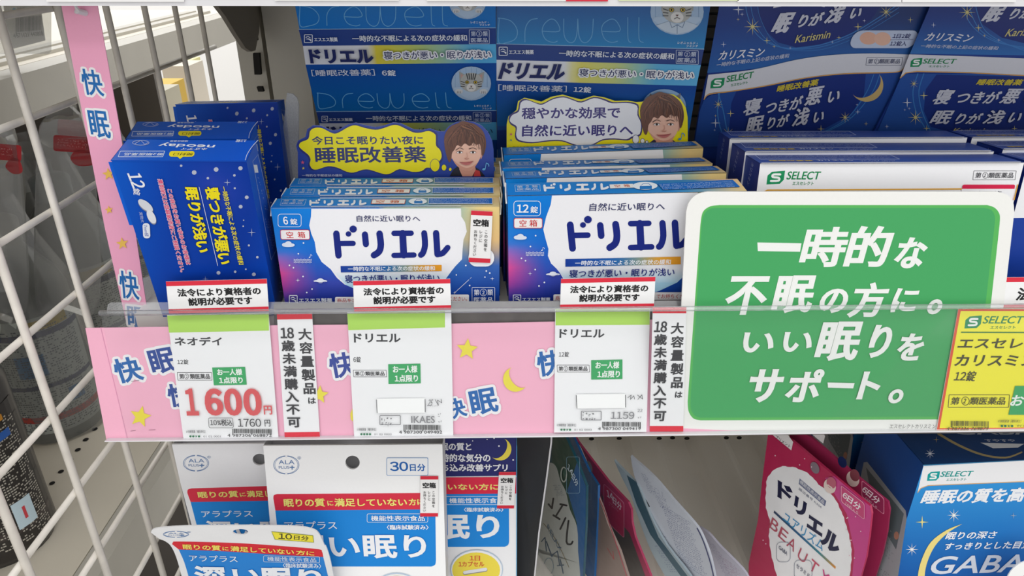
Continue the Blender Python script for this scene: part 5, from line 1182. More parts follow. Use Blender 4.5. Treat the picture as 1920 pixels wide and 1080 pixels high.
# green board
R = rotm(rad(-.5), rad(-4.6)); O = at_y(1580, 806, 0.2768); s = Surf(O, R[:, 0], R[:, 2]); fr = Frame(O); m = Mesh(); s.m = m
s.zoom(1260, 340, 2.25)
out = spline([(60, 130), (72, 88), (104, 56), (140, 45)], 5, False)+spline([(1370, 44), (1412, 54), (1440, 84), (1444, 130)], 5, False)+[(1385, 420), (1122, 1048)]+[(60, 1058), (20, 1048)]
out = spline([(60, 130), (72, 88), (104, 56), (150, 44)], 5, False)+spline([(1370, 44), (1412, 56), (1438, 84), (1444, 130)], 5, False)+spline([(1345, 1000), (1336, 1030), (1310, 1048)], 5, False)+spline([(60, 1052), (24, 1046), (16, 1000)], 5, False)
m.slab(s, out, 0.001, 'f3f3ef')
gi = spline([(120, 180), (130, 130), (160, 106), (200, 100)], 5, False)+spline([(1330, 100), (1362, 112), (1382, 140), (1382, 180)], 5, False)+spline([(1298, 950), (1288, 988), (1260, 1004)], 5, False)+spline([(120, 1008), (90, 1000), (70, 970), (66, 930)], 5, False)
s.poly(gi, '58b85c')
gj = spline([(124, 200), (132, 146), (160, 116), (205, 112)], 5, False)+spline([(1318, 112), (1348, 122), (1362, 150), (1360, 190)], 5, False)+spline([(1274, 940), (1262, 980), (1232, 992)], 5, False)+spline([(120, 997), (96, 988), (80, 960), (78, 920)], 5, False)
s.poly(gj, '44a862')
WB = 'f4f5f2'
for t, x0, y0, x1, h, b in (('一', 360, 258, 546, 36, .0), ('時', 560, 192, 758, 172, .045), ('的', 754, 188, 946, 176, .045), ('な', 956, 236, 1090, 134, .05),
                            ('不', 236, 400, 418, 164, .045), ('眠', 440, 396, 618, 160, .045), ('の', 630, 452, 754, 104, .05), ('方', 766, 426, 924, 150, .045), ('に', 938, 450, 1050, 104, .05), ('。', 1082, 496, 1148, 66, .04),
                            ('い', 300, 636, 440, 86, .05), ('い', 470, 634, 602, 86, .05), ('眠', 626, 590, 816, 168, .045), ('り', 844, 604, 942, 142, .05), ('を', 962, 640, 1076, 118, .05),
                            ('サ', 328, 790, 480, 142, .05), ('ポ', 494, 790, 646, 142, .05), ('ー', 654, 846, 768, 22, .0), ('ト', 800, 800, 894, 120, .05), ('。', 916, 874, 982, 62, .04)):
    if b == 0: s.poly([(x0, y0), (x1, y0+3), (x1-6, y0+h+3), (x0+2, y0+h)], WB)
    else: s.text(t, x0, y0, x1, h, WB, bold=b*.75, shear=.07)
s.text('エスセレクトカリスミン', 918, 1022, 1112, 18, '6a6a6c', bold=.0)
tag(m.build('green_board', PAPER, None, fr), 'large green board with white lettering and rounded white border in the price rail', 'sign board')

# ================================================================== lower shelf goods
ZL = -0.42
CLAMP = 0.8828
def foot(o): return Frame((o[0], o[1], 1.3+ZL))
def hang(px, y, yaw, lean, w_=None): s = plane(px, y, yaw, lean); return s
def ala_logo(s, cx, cy, r, k=1.0, c='5d7fae'):
    s.ring(cx, cy, r, r*k*.92, r*.045, c); s.ring(cx, cy, r*.9, r*k*.86, r*.03, c); s.rect(cx-r*.08, cy-r*k, cx+r*.08, cy-r*k*.75, 'f0f0f2'); s.rect(cx-r*.08, cy+r*k*.75, cx+r*.08, cy+r*k, 'f0f0f2')
    s.text('ALA', cx-r*.62, cy-r*.5*k, cx+r*.62, r*.42*k, c, bold=.0); s.text('PLUS', cx-r*.6, cy+r*.1*k, cx+r*.22, r*.28*k, c, bold=.0)
    s.line([(cx+r*.3, cy+r*.24*k), (cx+r*.62, cy+r*.24*k)], r*.08, c); s.line([(cx+r*.46, cy+r*.08*k), (cx+r*.46, cy+r*.42*k)], r*.08, c)
    s.ring(cx+r*1.02, cy-r*.72*k, r*.13, r*.13*k, r*.02, c); s.text('R', cx+r*.97, cy-r*.79*k, cx+r*1.07, r*.13*k, c)
def hole_card(m, s, pts, hc, hr, col, th, edge=None, hk=.95):
    """card outline with a round punched hole (bridged polygon)"""
    P = list(pts); h = [(hc[0]+hr*math.cos(a), hc[1]+hr*hk*math.sin(a)) for a in np.linspace(-math.pi/2, 1.5*math.pi, 21)]
    # bridge from the top edge, between point 0 and 1
    t = (hc[0]-P[0][0])/(P[1][0]-P[0][0]); b = (hc[0], P[0][1]+t*(P[1][1]-P[0][1]))
    P = [P[0], (b[0]-.01, b[1])]+h[::-1]+[(b[0]+.01, b[1])]+P[1:]
    m.slab(s, P, th, col, edge)
BLU = '1688dc'
# A: white box with the 30-day panel
s = plane((493, 835), 0.3150, -2.0, -9); fr = Frame(s.W(s.uv([(520, 1080)]))[0]); m = Mesh(); s.m = m; s.zoom(480, 800, 3.692)
e = empty('supplement_box', fr, 'white hang-hole box with a 30日分 panel in its corner, largest on the lower shelf', 'box', 'white, red and blue boxes')
hole_card(m, s, [(50, 132), (1290, 122), (1345, 2100), (230, 2100)], (668, 248), 50, 'fbfbfb', 0.0012)
s.zoom(480, 800, 3.692); R_ = 'dc3048'
s.poly(spline([(120, 495), (124, 474), (150, 466)], 4, False)+[(1238, 458), (1240, 572), (134, 580)], R_)
s.poly([(134, 580), (1242, 572)]+spline([(1246, 925), (1240, 955), (1215, 968)], 4, False)+[(176, 968)], BLU)
ala_logo(s, 210, 265, 88, .78); s.rrect(904, 212, 1192, 338, 10, '7fa4d0'); s.rrect(908, 216, 1188, 334, 8, 'f4f5f7'); s.text('30', 926, 240, 1052, 66, '1a62b0', bold=.03); s.text('日分', 1064, 256, 1172, 50, '1a62b0', bold=.03)
YE = 'f6ea80'
for t, a, b, h, dy_ in (('眠りの質', 190, 474, 58, 500), ('に', 492, 532, 36, 514), ('満足していない', 542, 1044, 56, 498), ('方に', 1056, 1160, 46, 500)): s.text(t, a, dy_-4, b, h, YE, dy=-2, bold=.035)
s.rbox(770, 600, 1190, 658, 10, 3, 'f0f4fa'); s.text('機能性表示食品', 796, 612, 1168, 38, 'f4f6fa', bold=.02); s.text('〈臨床試験済み〉', 906, 676, 1194, 34, 'f4f6fa', bold=.03); s.text('アラプラス', 196, 652, 558, 56, 'f0f4fa', dy=-2, bold=.01)
s.text('深い眠り', 236, 740, 1172, 168, 'f4f5f8', bold=.035); s.ring(975, 1200, 200, 190, 8, 'b8cce0'); s.ell(975, 1200, 180, 170, 'f4e05a')
m.build('front_panel', PAPER, e, fr)
m = Mesh(); q = clampuv(s, s.uv(s.P([(1290, 122), (1345, 2100), (50, 132), (230, 2100)]))); 
def side_wall(m, s, a, b, d, col):
    A = s.W([a, b]); B = s.W([a, b], -d); m.quad(A[0], A[1], B[1], B[0], col)
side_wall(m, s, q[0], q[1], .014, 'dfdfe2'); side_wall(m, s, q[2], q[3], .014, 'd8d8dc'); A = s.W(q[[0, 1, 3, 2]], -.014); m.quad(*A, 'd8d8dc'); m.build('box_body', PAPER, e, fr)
empty_sticker(s, fr, e, 1138, 342, 1262, 622, -2, 'white sticker with red ends')
# B: the same kind behind it at the left
s = plane((322, 833), 0.3350, -2.0, -7); fr = Frame(s.W(s.uv([(380, 1080)]))[0]); m = Mesh(); s.m = m; s.zoom(260, 800, 3.8575)
e = empty('supplement_box', fr, 'white hang-hole box half hidden at the left, behind the 30日分 box', 'box', 'white, red and blue boxes')
hole_card(m, s, [(240, 130), (1250, 120), (1290, 2000), (640, 2000), (420, 850), (300, 400)], (874, 238), 50, 'f0f0f2', 0.0012, hk=.85); 
s.poly(spline([(352, 480), (356, 455), (385, 446)], 4, False)+[(1240, 420), (1244, 530), (376, 545)], R_); s.poly([(376, 545), (1244, 530), (1260, 960), (490, 980)], BLU)
ala_logo(s, 415, 264, 92, .68)
for t, a, b, h, y_ in (('眠りの質', 424, 716, 48, 468), ('に', 728, 770, 30, 478), ('満足していない', 780, 1200, 46, 462)): s.text(t, a, y_, b, h, YE, dy=-6, bold=.035)
s.text('アラプラス', 452, 606, 820, 48, 'f0f4fa', dy=-4, bold=.01); s.text('深い眠り', 480, 678, 1220, 130, 'f4f5f8', bold=.035)
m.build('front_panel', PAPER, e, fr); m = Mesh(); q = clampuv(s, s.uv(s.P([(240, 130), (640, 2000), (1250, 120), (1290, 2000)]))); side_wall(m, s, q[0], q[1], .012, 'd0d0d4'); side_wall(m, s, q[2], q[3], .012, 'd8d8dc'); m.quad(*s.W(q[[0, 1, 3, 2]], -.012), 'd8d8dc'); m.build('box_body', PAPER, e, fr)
# C: box with navy header at the right, behind
s = plane((968, 818), 0.3400, -1.0, -6); fr = Frame(s.W(s.uv([(900, 1080)]))[0]); m = Mesh(); s.m = m; s.zoom(480, 800, 3.692)
e = empty('supplement_box', fr, 'white box with navy starry header and crescent moon, right behind the 30日分 box', 'box', 'white, red and blue boxes')
m.slab(s, [(620, 60), (1805, 55), (1800, 2100), (700, 2100)], 0.0012, 'f2f2f4')
s.poly([(620, 60), (1803, 56), (1804, 340), (640, 352)], '26296c'); s.poly([(620, 60), (1180, 58), (1190, 120), (640, 125)], 'e8d42a')
for cx in (705, 840, 940, 1035): s.ell(cx, 118, 50, 34, '2a2f5a'); s.ell(cx, 122, 40, 26, 'c8c8cc')
s.moon(1690, 155, 78, 'ecd850', -80, 125, .6, 10)
for t, a, y_, b, h in (('睡眠の質と', 1222, 110, 1490, 54), ('一時的な気分の', 1222, 186, 1622, 58), ('落ち込み改善サプリ', 1222, 256, 1742, 52)): s.text(t, a, y_, b, h, 'eeeef4', bold=.035, out='3a3a58', ow=.05)
for x, y, r in ((1648, 78, 5), (1682, 132, 6), (1302, 90, 5), (1780, 228, 6), (1600, 86, 4), (1500, 96, 4)): s.ell(x, y, r, r, 'f0f0f6', n=8)
s.poly([(640, 354), (1804, 346), (1803, 460), (640, 470)], 'e02848'); s.text('していない方に', 1190, 392, 1680, 44, 'f6ea80', bold=.035)
s.poly([(640, 470), (1750, 460)]+spline([(1752, 790), (1745, 815), (1722, 828)], 4, False)+[(640, 832)], BLU)
s.rbox(1312, 480, 1760, 536, 10, 3, 'f0f4fa'); s.text('機能性表示食品', 1338, 490, 1720, 36, 'f4f6fa', bold=.02); s.text('〈臨床試験済み〉', 1440, 556, 1712, 30, 'f4f6fa', bold=.03); s.text('眠り', 1240, 606, 1684, 168, 'f4f5f8', bold=.04)
s.ell(1528, 985, 182, 138, 'b8cce0'); s.ell(1528, 985, 176, 132, 'f2f2f4'); s.ell(1524, 988, 166, 122, 'f4df50')
s.text('1日', 1478, 888, 1552, 36, 'd85a3a', bold=.03); s.text('1カプセル', 1402, 928, 1580, 36, 'd85a3a', bold=.03); s.line([(1445, 1008), (1590, 986)], 26, '8a8a8c'); s.line([(1445, 1004), (1590, 982)], 22, 'e8e8ea')
s.line([(1805, 60), (1800, 2000)], 4, '5ab0e0')
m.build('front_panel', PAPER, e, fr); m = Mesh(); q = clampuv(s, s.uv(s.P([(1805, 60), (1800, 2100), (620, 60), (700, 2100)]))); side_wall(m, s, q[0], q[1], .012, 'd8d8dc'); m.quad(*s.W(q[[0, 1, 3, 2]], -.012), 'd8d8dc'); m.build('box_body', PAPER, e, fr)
empty_sticker(s, fr, e, 1682, 314, 1800, 566, -14, 'white sticker with red ends')
# D: pouch in front, top flopping towards the viewer
s = plane((285, 990), 0.2850, 1.5, 5); fr = Frame(s.W(s.uv([(450, 1040)]))[0]-np.array([0, 0, .02])); m = Mesh(); s.m = m; s.zoom(260, 800, 3.8575)
e = empty('supplement_pouch', fr, 'white and blue pouch with a yellow 10日分 tab, bent forward at the bottom left', 'pouch')
top = spline([(88, 765), (120, 738), (300, 722), (640, 716), (900, 718), (1130, 722), (1240, 738), (1300, 770), (1345, 862)], 4, False)
hh = [(736+56*math.cos(a), 762+22*math.sin(a)) for a in np.linspace(-math.pi/2, 1.5*math.pi, 21)]
i0 = [i for i, p in enumerate(top) if p[0] > 736][0]
outl = top[:i0]+[(735.9, 717)]+hh[::-1]+[(736.1, 717)]+top[i0:]+spline([(1345, 862), (1358, 875), (1385, 960), (1410, 1080), (1440, 1200)], 4, False)[1:]+spline([(330, 1200), (310, 1080), (270, 940), (230, 860), (185, 825), (150, 812), (88, 765)], 4, False)[:-1]
m.slab(s, outl, 0.0008, 'ededee')
s.poly(spline([(242, 850), (250, 834), (275, 830), (500, 834), (800, 846), (1100, 868), (1300, 886), (1325, 900), (1336, 940)], 3, False)+spline([(1335, 942), (1000, 925), (600, 900), (290, 888)], 3, False), 'd8303c')
s.poly(spline([(290, 888), (600, 900), (1000, 925), (1335, 942)], 3, False)+[(1400, 1200), (380, 1200)]+spline([(360, 1080), (330, 980), (290, 888)], 3, False), '2a86d8')
ala_logo(s, 270, 778, 92, .26)
s.poly([(960, 755), (1262, 784), (1268, 836), (985, 815)], '9aa030'); s.poly([(966, 760), (1258, 788), (1264, 832), (990, 811)], 'f0e244'); s.text('10', 1012, 768, 1110, 40, '4a4a30', dy=6, bold=.03); s.text('日分', 1124, 782, 1232, 32, '4a4a30', dy=8, bold=.03)
for t, a, y_, b, h, dy_ in (('眠りの質', 318, 846, 592, 38, 10), ('に', 606, 864, 650, 26, 2), ('満足していない', 664, 858, 1124, 38, 26), ('方に', 1140, 888, 1272, 34, 8)): s.text(t, a, y_, b, h, 'f6e46c', dy=dy_, bold=.04)
s.text('アラプラス', 364, 922, 712, 46, 'eef4fa', dy=8, bold=.01); s.rbox(905, 928, 1310, 972, 8, 3, 'dfeaf6', dy=8); s.text('機能性表示食品', 930, 934, 1284, 32, 'dfeaf6', dy=8, bold=.01); s.text('〈臨床試験済み〉', 1044, 980, 1320, 34, 'eef4fa', dy=6, bold=.02)
s.text('深', 396, 1000, 624, 150, 'f2f5fa', dy=4, bold=.05); s.text('い', 676, 1024, 866, 110, 'f2f5fa', bold=.05); s.text('眠', 888, 1012, 1106, 150, 'f2f5fa', dy=4, bold=.05); s.text('り', 1150, 1024, 1320, 130, 'f2f5fa', bold=.05)
m.build('front_film', FILM, e, fr)
m = Mesh(); bs_ = Surf(s.O-s.N*.0035, s.U, s.V); bs_.zoom(260, 800, 3.8575); m.slab(bs_, [(290, 870), (1290, 930), (1330, 1180), (400, 1180)], .001, 'dcdcde'); m.build('back_film', FILM, e, fr)

# dark curved divider
s = plane((1000, 900), 0.330, -42, 0); fr = frame_of(s); m = Mesh()
m.slab(s, [(969, 800), (1034, 800), (1033, 830), (1024, 900), (1010, 1000), (998, 1120), (969, 1120)], 0.0015, 'ffffff'); tag(m.build('shelf_divider', DARKP, None, fr), 'dark grey plastic divider between the white boxes and the green pouches', 'divider')
m2 = Mesh(); s = plane((1000, 900), 0.3285, -42, 0); m2.slab(s, [(1033, 800), (1035, 800), (1034, 830), (1025, 900), (1011, 1000), (999, 1120), (997, 1120), (1009, 1000), (1023, 900), (1032, 830)], 0.0006, 'ffffff')  # highlight along the divider edge, put in as a thin white strip
o = m2.build('edge_highlight', RAILW, bpy.data.objects['shelf_divider.002'] if 'shelf_divider.002' in bpy.data.objects else bpy.data.objects['shelf_divider'], frame_of(plane((1000, 900), 0.330, -42, 0)))

# edge-on pouches
def pouch(name, px, y, yaw, lean, outline, z, base, label, group, draw, thick=0.0016, mat=None):
    s = plane(px, y, yaw, lean); fr = frame_of(s); m = Mesh(); s.m = m; s.zoom(*z)
    m.slab(s, outline, thick, base); draw(s)
    return tag(m.build(name, mat or FILM, None, fr), label, 'pouch', group)
Z1 = (960, 800, 3.857)
def dr2(s):
    s.grid([(330, 20), (450, 60), (620, 420), (590, 1080)], 3, 8, lambda u, v: ramp(v, (0, '1f5a48'), (.4, '1a5a8c'), (1, '1f62b8'))) if False else None
    s.rbox(488, 250, 572, 500, 10, 2.5, '4a8ac4', dy=30); s.text('14日分', 500, 300, 566, 40, '3a78b4', y1=400, bold=.02)
pouch('sleep_pouch', (1100, 900), 0.372, -70, 3, [(300, -30), (395, -30), (560, 330), (622, 425), (618, 600), (590, 1200), (380, 1200)], Z1, '1f5f9c', 'blue-green pouch turned edge-on, just behind the green one', 'edge-on blue-green pouches', dr2)
def dr1(s):
    s.poly([(290, -20), (340, -20), (470, 260), (535, 432), (530, 700), (510, 1150), (300, 1150), (290, 300)], '1a4638')
    s.poly([(470, 260), (535, 432), (532, 700), (510, 1150), (440, 1150), (470, 700), (400, 460)], '1f5c94')
    s.poly(spline([(255, 290), (290, 262), (325, 300), (350, 390), (390, 470), (420, 600), (470, 720), (478, 900), (470, 1150), (180, 1150), (200, 800), (230, 500)], 3, True), 'b8bcb8')
    s.line([(350, 560), (395, 570)], 14, '1c1c24'); s.line([(368, 566), (322, 640)], 13, '1c1c24'); s.line([(300, 640), (345, 668)], 14, '1c1c24'); s.line([(388, 660), (350, 740)], 13, '1c1c24'); s.line([(410, 680), (395, 830), (425, 850), (440, 830)], 13, '1c1c24', smooth=3); s.line([(265, 560), (290, 590), (300, 520)], 13, '1c1c24')
    s.line([(230, 700), (320, 820), (412, 1015)], 4, '8a7a50', smooth=3)
    for i, q in enumerate((((215, 830), (240, 800), (250, 900)), ((250, 830), (290, 940), (300, 920)), ((290, 930), (330, 900), (345, 1000)), ((330, 1005), (375, 1000)), ((350, 960), (372, 1060)))): s.line(q, 7, '2a4a68')
    s.text('RELAX', 262, 700, 360, 34, '4a6a88', y1=880, bold=.0)
    s.rbox(398, 218, 492, 480, 12, 2.5, '9ac8e4', dy=0); s.text('14日分', 470, 262, 498, 56, 'd4e6f2', y1=420, bold=.02) if False else s.text('14', 410, 262, 446, 40, 'd4e6f2', y1=320, bold=.03); s.text('日分', 448, 330, 486, 40, 'd4e6f2', y1=400, bold=.03)
    s.ring(378, 345, 20, 52, 9, 'c4ccc4'); s.ell(386, 330, 10, 30, '1f5a4c')
    s.dashes(300, 420, 372, 6, 9, '6a7a88', sk=.3, seed=3); s.ring(268, 1010, 34, 60, 3, '5a7a94')
pouch('sleep_pouch', (1060, 900), 0.352, -66, 3, [(290, -30), (340, -30), (470, 255), (537, 430), (533, 700), (508, 1200), (150, 1200), (190, 800), (260, 400)], Z1, '1a4a58', 'green pouch with wavy white panel and black strokes, turned edge-on', 'edge-on blue-green pouches', dr1)
def dp(s):
    s.poly([(640, 470), (700, 590), (850, 770), (990, 1150), (840, 1150), (720, 780)], '5a5552'); s.rrect(662, 408, 812, 668, 14, 'e08aa4', dy=140); s.rrect(666, 414, 808, 662, 12, 'c23c62', dy=140)
    s.text('14', 682, 452, 728, 52, 'f0dce4', y1=486, bold=.03); s.text('日分', 732, 500, 794, 52, 'f0dce4', y1=560, bold=.03); s.dashes(700, 540, 780, 2, 9, 'e0a4b8', dy=60)
    s.ell(560, 292, 20, 48, 'a89a90', -15)
pouch('sleep_pouch', (1160, 950), 0.376, -60, 4, [(395, -30), (440, 62), (545, 200), (700, 400), (840, 548), (862, 600), (866, 690), (890, 800), (1010, 1100), (1010, 1200), (700, 1200), (640, 700), (610, 400), (500, 150)], Z1, 'b43c62', 'pink pouch with a round hang hole, turned edge-on beside the blue-green ones', None, dp)
def dq(s): s.line([(622, 500), (700, 690), (830, 1080)], 5, 'c84a5c', smooth=3); s.line([(690, 880), (738, 960), (730, 900)], 4, 'b04a4c')
pouch('sleep_pouch', (1150, 1000), 0.345, -60, 4, [(618, 498), (655, 590), (690, 700), (780, 900), (850, 1120), (850, 1200), (570, 1200), (590, 900)], Z1, '8f7c74', 'brownish pink-edged pouch leaning in front of the pink one', None, dq)
SV = 'b9bec8'
def sv(s, x0, y0, x1, y1, seed):
    rnd = random.Random(seed)
def dsv(s):
    s.dashes(1000, 420, 1100, 10, 11, '4a5280', dy=60, sk=.45, seed=21); s.dashes(1080, 560, 1290, 24, 12, '4a5280', dy=130, sk=.34, seed=22, den=.95); s.dashes(930, 330, 990, 10, 10, '5a6288', sk=.4, dy=30, seed=24)
    s.line([(1340, 735), (1385, 830), (1440, 1000), (1470, 1150)], 9, '3a3f6a', smooth=3); s.line([(955, 515), (990, 575)], 13, '1c1c20'); s.dashes(1060, 760, 1110, 16, 11, '5a6486', sk=.45, dy=20, seed=25)
pouch('foil_pouch', (1240, 950), 0.345, -52, 5, spline([(858, 212), (900, 250), (980, 320), (1060, 400), (1160, 520), (1250, 620), (1340, 725), (1390, 820), (1440, 960), (1490, 1200)], 3, False)+spline([(1380, 1200), (1200, 1000), (1060, 820), (980, 640), (925, 470), (880, 340), (858, 212)], 3, False)[:-1], Z1, SV, 'silver pouch back covered with tiny navy print, standing tallest in the middle', 'silver pouches seen from the back', dsv)
def dsv2(s): s.poly([(830, 350), (900, 400), (960, 560), (1060, 800), (1270, 1080), (1220, 1080), (1000, 780), (900, 560)], '3f5a68'); s.dashes(1030, 860, 1100, 12, 11, '5a6486', sk=.6, seed=31)
pouch('foil_pouch', (1180, 930), 0.366, -55, 5, spline([(738, 242), (780, 290), (860, 370), (920, 440), (1000, 640), (1120, 860), (1290, 1080), (1330, 1200)], 3, False)+spline([(1180, 1200), (1060, 1000), (980, 840), (900, 620), (860, 500), (790, 360), (738, 242)], 3, False)[:-1], Z1, '9aa8b0', 'grey-green foil pouch directly left of the tallest silver one', 'silver pouches seen from the back', dsv2)
def dsv3(s): s.dashes(1400, 800, 1500, 24, 12, '6a6488', sk=.5, dy=90, seed=41, den=.95); s.dashes(1500, 930, 1640, 12, 12, '9a7490', sk=.5, dy=90, seed=42)
pouch('foil_pouch', (1360, 1040), 0.338, -50, 5, spline([(1352, 725), (1420, 770), (1500, 860), (1600, 960), (1690, 1060), (1760, 1200)], 3, False)+spline([(1500, 1200), (1450, 1000), (1400, 850), (1352, 725)], 3, False)[:-1], Z1, 'b4b2c0', 'silver pouch with pinkish print, lowest right of the silver group', 'silver pouches seen from the back', dsv3)

# pink pouches
def beauty(s, main=True):
    s.zoom(1360, 800, 3.4286)
    s.grid([(280, 20), (935, 500), (860, 1100), (140, 1100)], 12, 12, lambda u, v: mix(mix('b01a4e', 'd84a80', u*.8), mix('b8244c', 'c838a0', u), v)) if False else None
    ring_ = [(262, 400), (275, 320), (340, 262), (400, 256), (470, 270), (545, 310), (600, 370), (680, 430), (735, 520), (770, 610), (800, 720), (812, 820), (800, 960), (780, 1080), (400, 1080), (340, 980), (300, 840), (280, 700), (290, 620), (262, 520)]
    rp = spline(ring_, 4, True); s.poly([(x+(2 if i % 2 else -2), y+(2 if i % 4 < 2 else -2)) for i, (x, y) in enumerate(rp)], 'fbfbfd')
    s.poly([(478, 332), (650, 478), (640, 512), (472, 368)], '7a82a0'); s.text('機能性表示食品', 486, 340, 640, 22, 'f0f0f4', y1=478, bold=.01); s.text('届出番号 K505', 476, 388, 622, 16, '5a6080', y1=512, bold=.0)
    N_ = '1c2046'
    s.text('ド', 338, 340, 432, 110, N_, y1=396, bold=.06); s.text('リ', 452, 440, 526, 100, N_, y1=492, bold=.06); s.text('エ', 534, 560, 632, 84, N_, y1=626, bold=.06); s.text('ル', 642, 640, 752, 110, N_, y1=728, bold=.06)
    s.grid([(316, 538), (712, 900), (708, 914), (312, 552)], 12, 1, lambda u, v: ramp(u, (0, '3a4a6a'), (.5, '2a6a98'), (.75, '3a8a98'), (1, 'e8963c')))
    s.text('ユアリズム', 384, 536, 640, 66, '3a98cc', y1=738, bold=.01)
    for ch, x, y, c in (('B', 305, 580, 'c05a6c'), ('E', 362, 640, 'c05a6c'), ('A', 418, 700, 'c0586c'), ('U', 486, 776, 'c0586c'), ('T', 560, 846, 'd0506c'), ('Y', 628, 912, 'd8408c')): s.text(ch, x, y, x+48, 66, c, y1=y+44, bold=.0)
    s.rbox(332, 740, 420, 868, 30, 3, '8a90a0'); s.text('GABA', 350, 760, 404, 22, '5a6078', y1=806); s.rbox(446, 856, 560, 980, 30, 3, '8a90a0'); s.text('セラミド', 462, 876, 548, 24, '5a6078', y1=950)
    s.poly([(300, 42), (400, 42), (440, 96), (428, 150), (318, 60)], 'f2eeee'); s.text('プリメント', 330, 50, 424, 22, '2a2a30', y1=116, bold=.01)
    s.ell(580, 262, 26, 40, '8a7a84', -25); s.ell(676, 380, 38, 48, 'ecd8d0', -20); s.ell(686, 358, 30, 38, 'c4687c', -20); s.line([(640, 378), (664, 372), (690, 392)], 8, 'ecd8d0')
    s.poly(rr(748, 372, 900, 480, 14, dy=118), 'f0a0bc'); s.poly(rr(752, 378, 896, 476, 12, dy=116), 'cc4a7c')
    s.text('6日分', 770, 412, 882, 40, 'f8f0f4', y1=502, bold=.03); s.text('18粒入り', 778, 478, 862, 20, 'f0c8d8', y1=546, bold=.01)
    rnd = random.Random(2)
    for i in range(14):
        x, y = rnd.choice(((rnd.uniform(290, 340), rnd.uniform(120, 240)), (rnd.uniform(780, 890), rnd.uniform(560, 860)), (rnd.uniform(200, 290), rnd.uniform(560, 900)), (rnd.uniform(450, 560), rnd.uniform(170, 260)))); s.ell(x, y, 4, 4, 'f4d4e0', n=8)
o1 = [(284, -30), (300, 20), (430, 90), (560, 200), (700, 318), (880, 470), (930, 510), (940, 560), (925, 700), (905, 840), (860, 1000), (850, 1200), (130, 1200), (150, 880), (210, 600), (240, 320)]
ZB = (1360, 800, 3.4286)
pouch('collagen_pouch', (1520, 950), 0.332, -56, 4.6, [(x+115, y-25) for x, y in o1[:9]]+[(1010, 820), (960, 980), (930, 1200), (400, 1200), (440, 300)], ZB, 'a02c54', 'rear pink pouch with 6日分 mark, peeking out behind the front pink one', 'pink pouches', lambda s: (
    s.ell(752, 228, 26, 38, '1c2c5a', -25), s.ell(820, 336, 40, 52, 'ecd8d0', -20), s.ell(832, 312, 30, 40, '8a4a54', -20), s.poly(rr(876, 342, 1022, 450, 14, dy=118), 'e890ac'), s.poly(rr(880, 348, 1018, 446, 12, dy=116), '963258'),
    s.text('6日分', 898, 380, 1002, 40, 'f4e8ee', y1=468, bold=.03), s.text('18粒入り', 904, 448, 980, 20, 'e0b0c4', y1=514, bold=.01), s.poly([(540, 20), (620, 20), (642, 60), (630, 108), (560, 50)], 'e8e4e4')))
def b1(s):
    s.poly([(880, 470), (930, 510), (940, 560), (925, 700), (905, 840), (860, 1000), (850, 1150), (800, 1150), (830, 800), (780, 560), (640, 330), (700, 318)], 'd04a90'); beauty(s)
pouch('collagen_pouch', (1520, 950), 0.322, -60, 4.6, o1, ZB, 'bc2c58', 'front pink pouch with scalloped white panel, navy logo and BEAUTY lettering', 'pink pouches', b1)

# navy-blue box at the right
b = Box(0.2283, 0.2880, ZL, 0.6, -1.0, 0.3, 0.175, 0.171, 0.055); fr = b.fr; f = b.front
f.griduv(np.array([(0, b.h), (b.w, b.h), (b.w, 0), (0, 0)]), 4, 8, lambda u, v: ramp(v, (0, '3aa0e4'), (.5, '1a5cac'), (1, '163a80')), 0)
b.left.griduv(np.array([(0, b.h), (b.d, b.h), (b.d, 0), (0, 0)]), 1, 1, lambda u, v: mix('22509c', '22509c', 0), 0)
b.body.box(fr, 0, 0, 0, b.w, b.d, b.h, '1f4f98', skip=('f', 't', 'l'))
f.zoom(1360, 800, 3.4286)
f.poly([(1274, 252), (2500, 188), (2500, 331), (1300, 378), (1250, 400), (1236, 420)], 'f0f0f2'); f.line([(1236, 424), (1256, 396), (1304, 378), (2500, 329)], 5, 'd8a86a')
select_mark(f, 1296, 286, 1598, 62, '1aa0a0', '1a9a94', dy=-6)
f.text('睡眠の質を高める', 1282, 404, 2160, 100, 'f2f4f8', bold=.04, shear=.08, dy=-20)
for x, y, r, c, n_ in ((1468, 568, 44, 'f4f4ee', 8), (1264, 612, 42, 'f4e48a', 4), (1198, 788, 42, 'f4f4f4', 8), (1850, 570, 22, '9ab0c8', 4)): (f.spark(x, y, r, c) if n_ == 4 else f.star(x, y, r, c, 8, .16))
f.poly(spline([(1520, 624), (1420, 664), (1320, 740), (1262, 850), (1236, 960), (1240, 1080)], 4, False)+spline([(1290, 1080), (1280, 960), (1300, 860), (1350, 760), (1430, 680), (1520, 624)], 4, False)[:-1], 'f2df8a')
f.text('眠りの深さ', 1426, 676, 1752, 52, 'f4f6fa', dy=-8, bold=.03, shear=.08); f.text('すっきりとした目覚め', 1416, 744, 2040, 52, 'f4f6fa', dy=-14, bold=.03, shear=.08)
f.text('GABA', 1340, 832, 1960, 124, 'dfe4ee', dy=-16, bold=.02, shear=.1)
L = b.left; L.zoom(1360, 800, 3.4286)
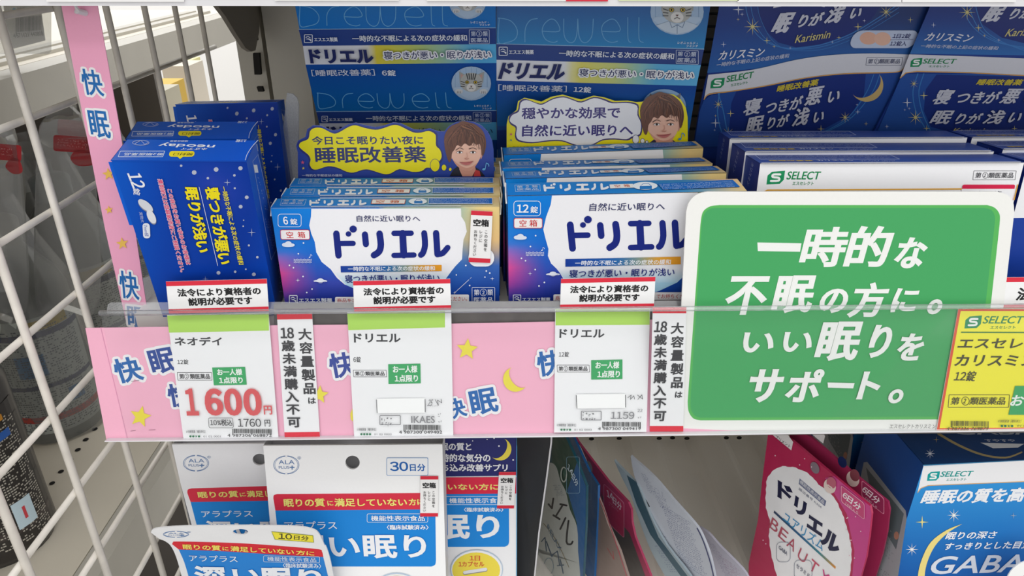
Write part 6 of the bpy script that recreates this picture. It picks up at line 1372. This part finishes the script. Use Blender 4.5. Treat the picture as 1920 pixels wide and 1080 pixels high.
L.poly([(890, 230), (912, 226), (1160, 540), (1166, 590), (1090, 1100), (700, 1100)], 'b4b8be'); L.poly([(905, 262), (1148, 560), (1098, 790), (960, 560)], '6f7a80'); L.dashes(940, 420, 1080, 12, 20, '9aa2a6', sk=.1, dy=150, seed=51); L.ell(1100, 700, 16, 26, 'c8907a'); L.dashes(940, 860, 1060, 8, 12, '7a828a', dy=90, seed=52)
t = b.top; t.griduv(np.array([(0, b.d), (b.w, b.d), (b.w, 0), (0, 0)]), 1, 1, lambda u, v: mix('163a6c', '163a6c', 0), 0); t.zoom(1360, 800, 3.4286)
t.text('GABA', 1440, 10, 1960, 60, 'b8bcc4', bold=.03); t.line([(1370, 46), (1500, 120), (1650, 180), (1800, 200), (1905, 165)], 16, 'a89668', smooth=4, w1=10); t.star(1316, 174, 34, 'e4e8f0', 8, .16); t.spark(1356, 84, 22, 'b4a070')
t.text('すやすや', 1660, 80, 1850, 28, 'b0b6c4', bold=.03); t.poly([(1640, 104), (1920, 112), (1880, 136), (1720, 140)], 'd8dade'); t.line([(1274, 250), (1990, 214)], 6, '5ab0e8')
e = empty('supplement_carton', fr, 'large blue carton with white band, crescent moon and GABA lettering at the bottom right', 'carton'); b.body.build('carton_body', CARTON, e, fr)
b.lid.box(fr, 0, 0, b.h-.0004, b.w, b.d, b.h-.00001, '163a6c', skip=('t',)); b.lid.build('top_flap', CARTON, e, fr)
c = copy_tree(e, bframe(0.2310, 0.358, .6, -1, .3, ZL)); c['label'] = 'rear blue carton standing behind the GABA carton, in shade'

# round red and white price spot at the corner
s = plane((1935, 1090), 0.270, 0, -10); fr = Frame(s.W(s.uv([(1935, 1130)]))[0]); m = Mesh(); s.m = m
m.slab(s, [(1938+53*math.cos(a), 1102+52*math.sin(a)) for a in np.linspace(0, 2*math.pi, 40, endpoint=False)], 0.0006, 'f6f6f4'); s.ell(1938, 1102, 30, 29, 'd83a44')
tag(m.build('round_spot', PAPER, None, fr), 'round white tag with red centre cut by the bottom right corner', 'tag')

CLAMP = 0
# bring the origin to the camera height
bpy.context.view_layer.update()
for o in list(bpy.data.objects):
    if o.parent is None: o.location.z -= 1.3
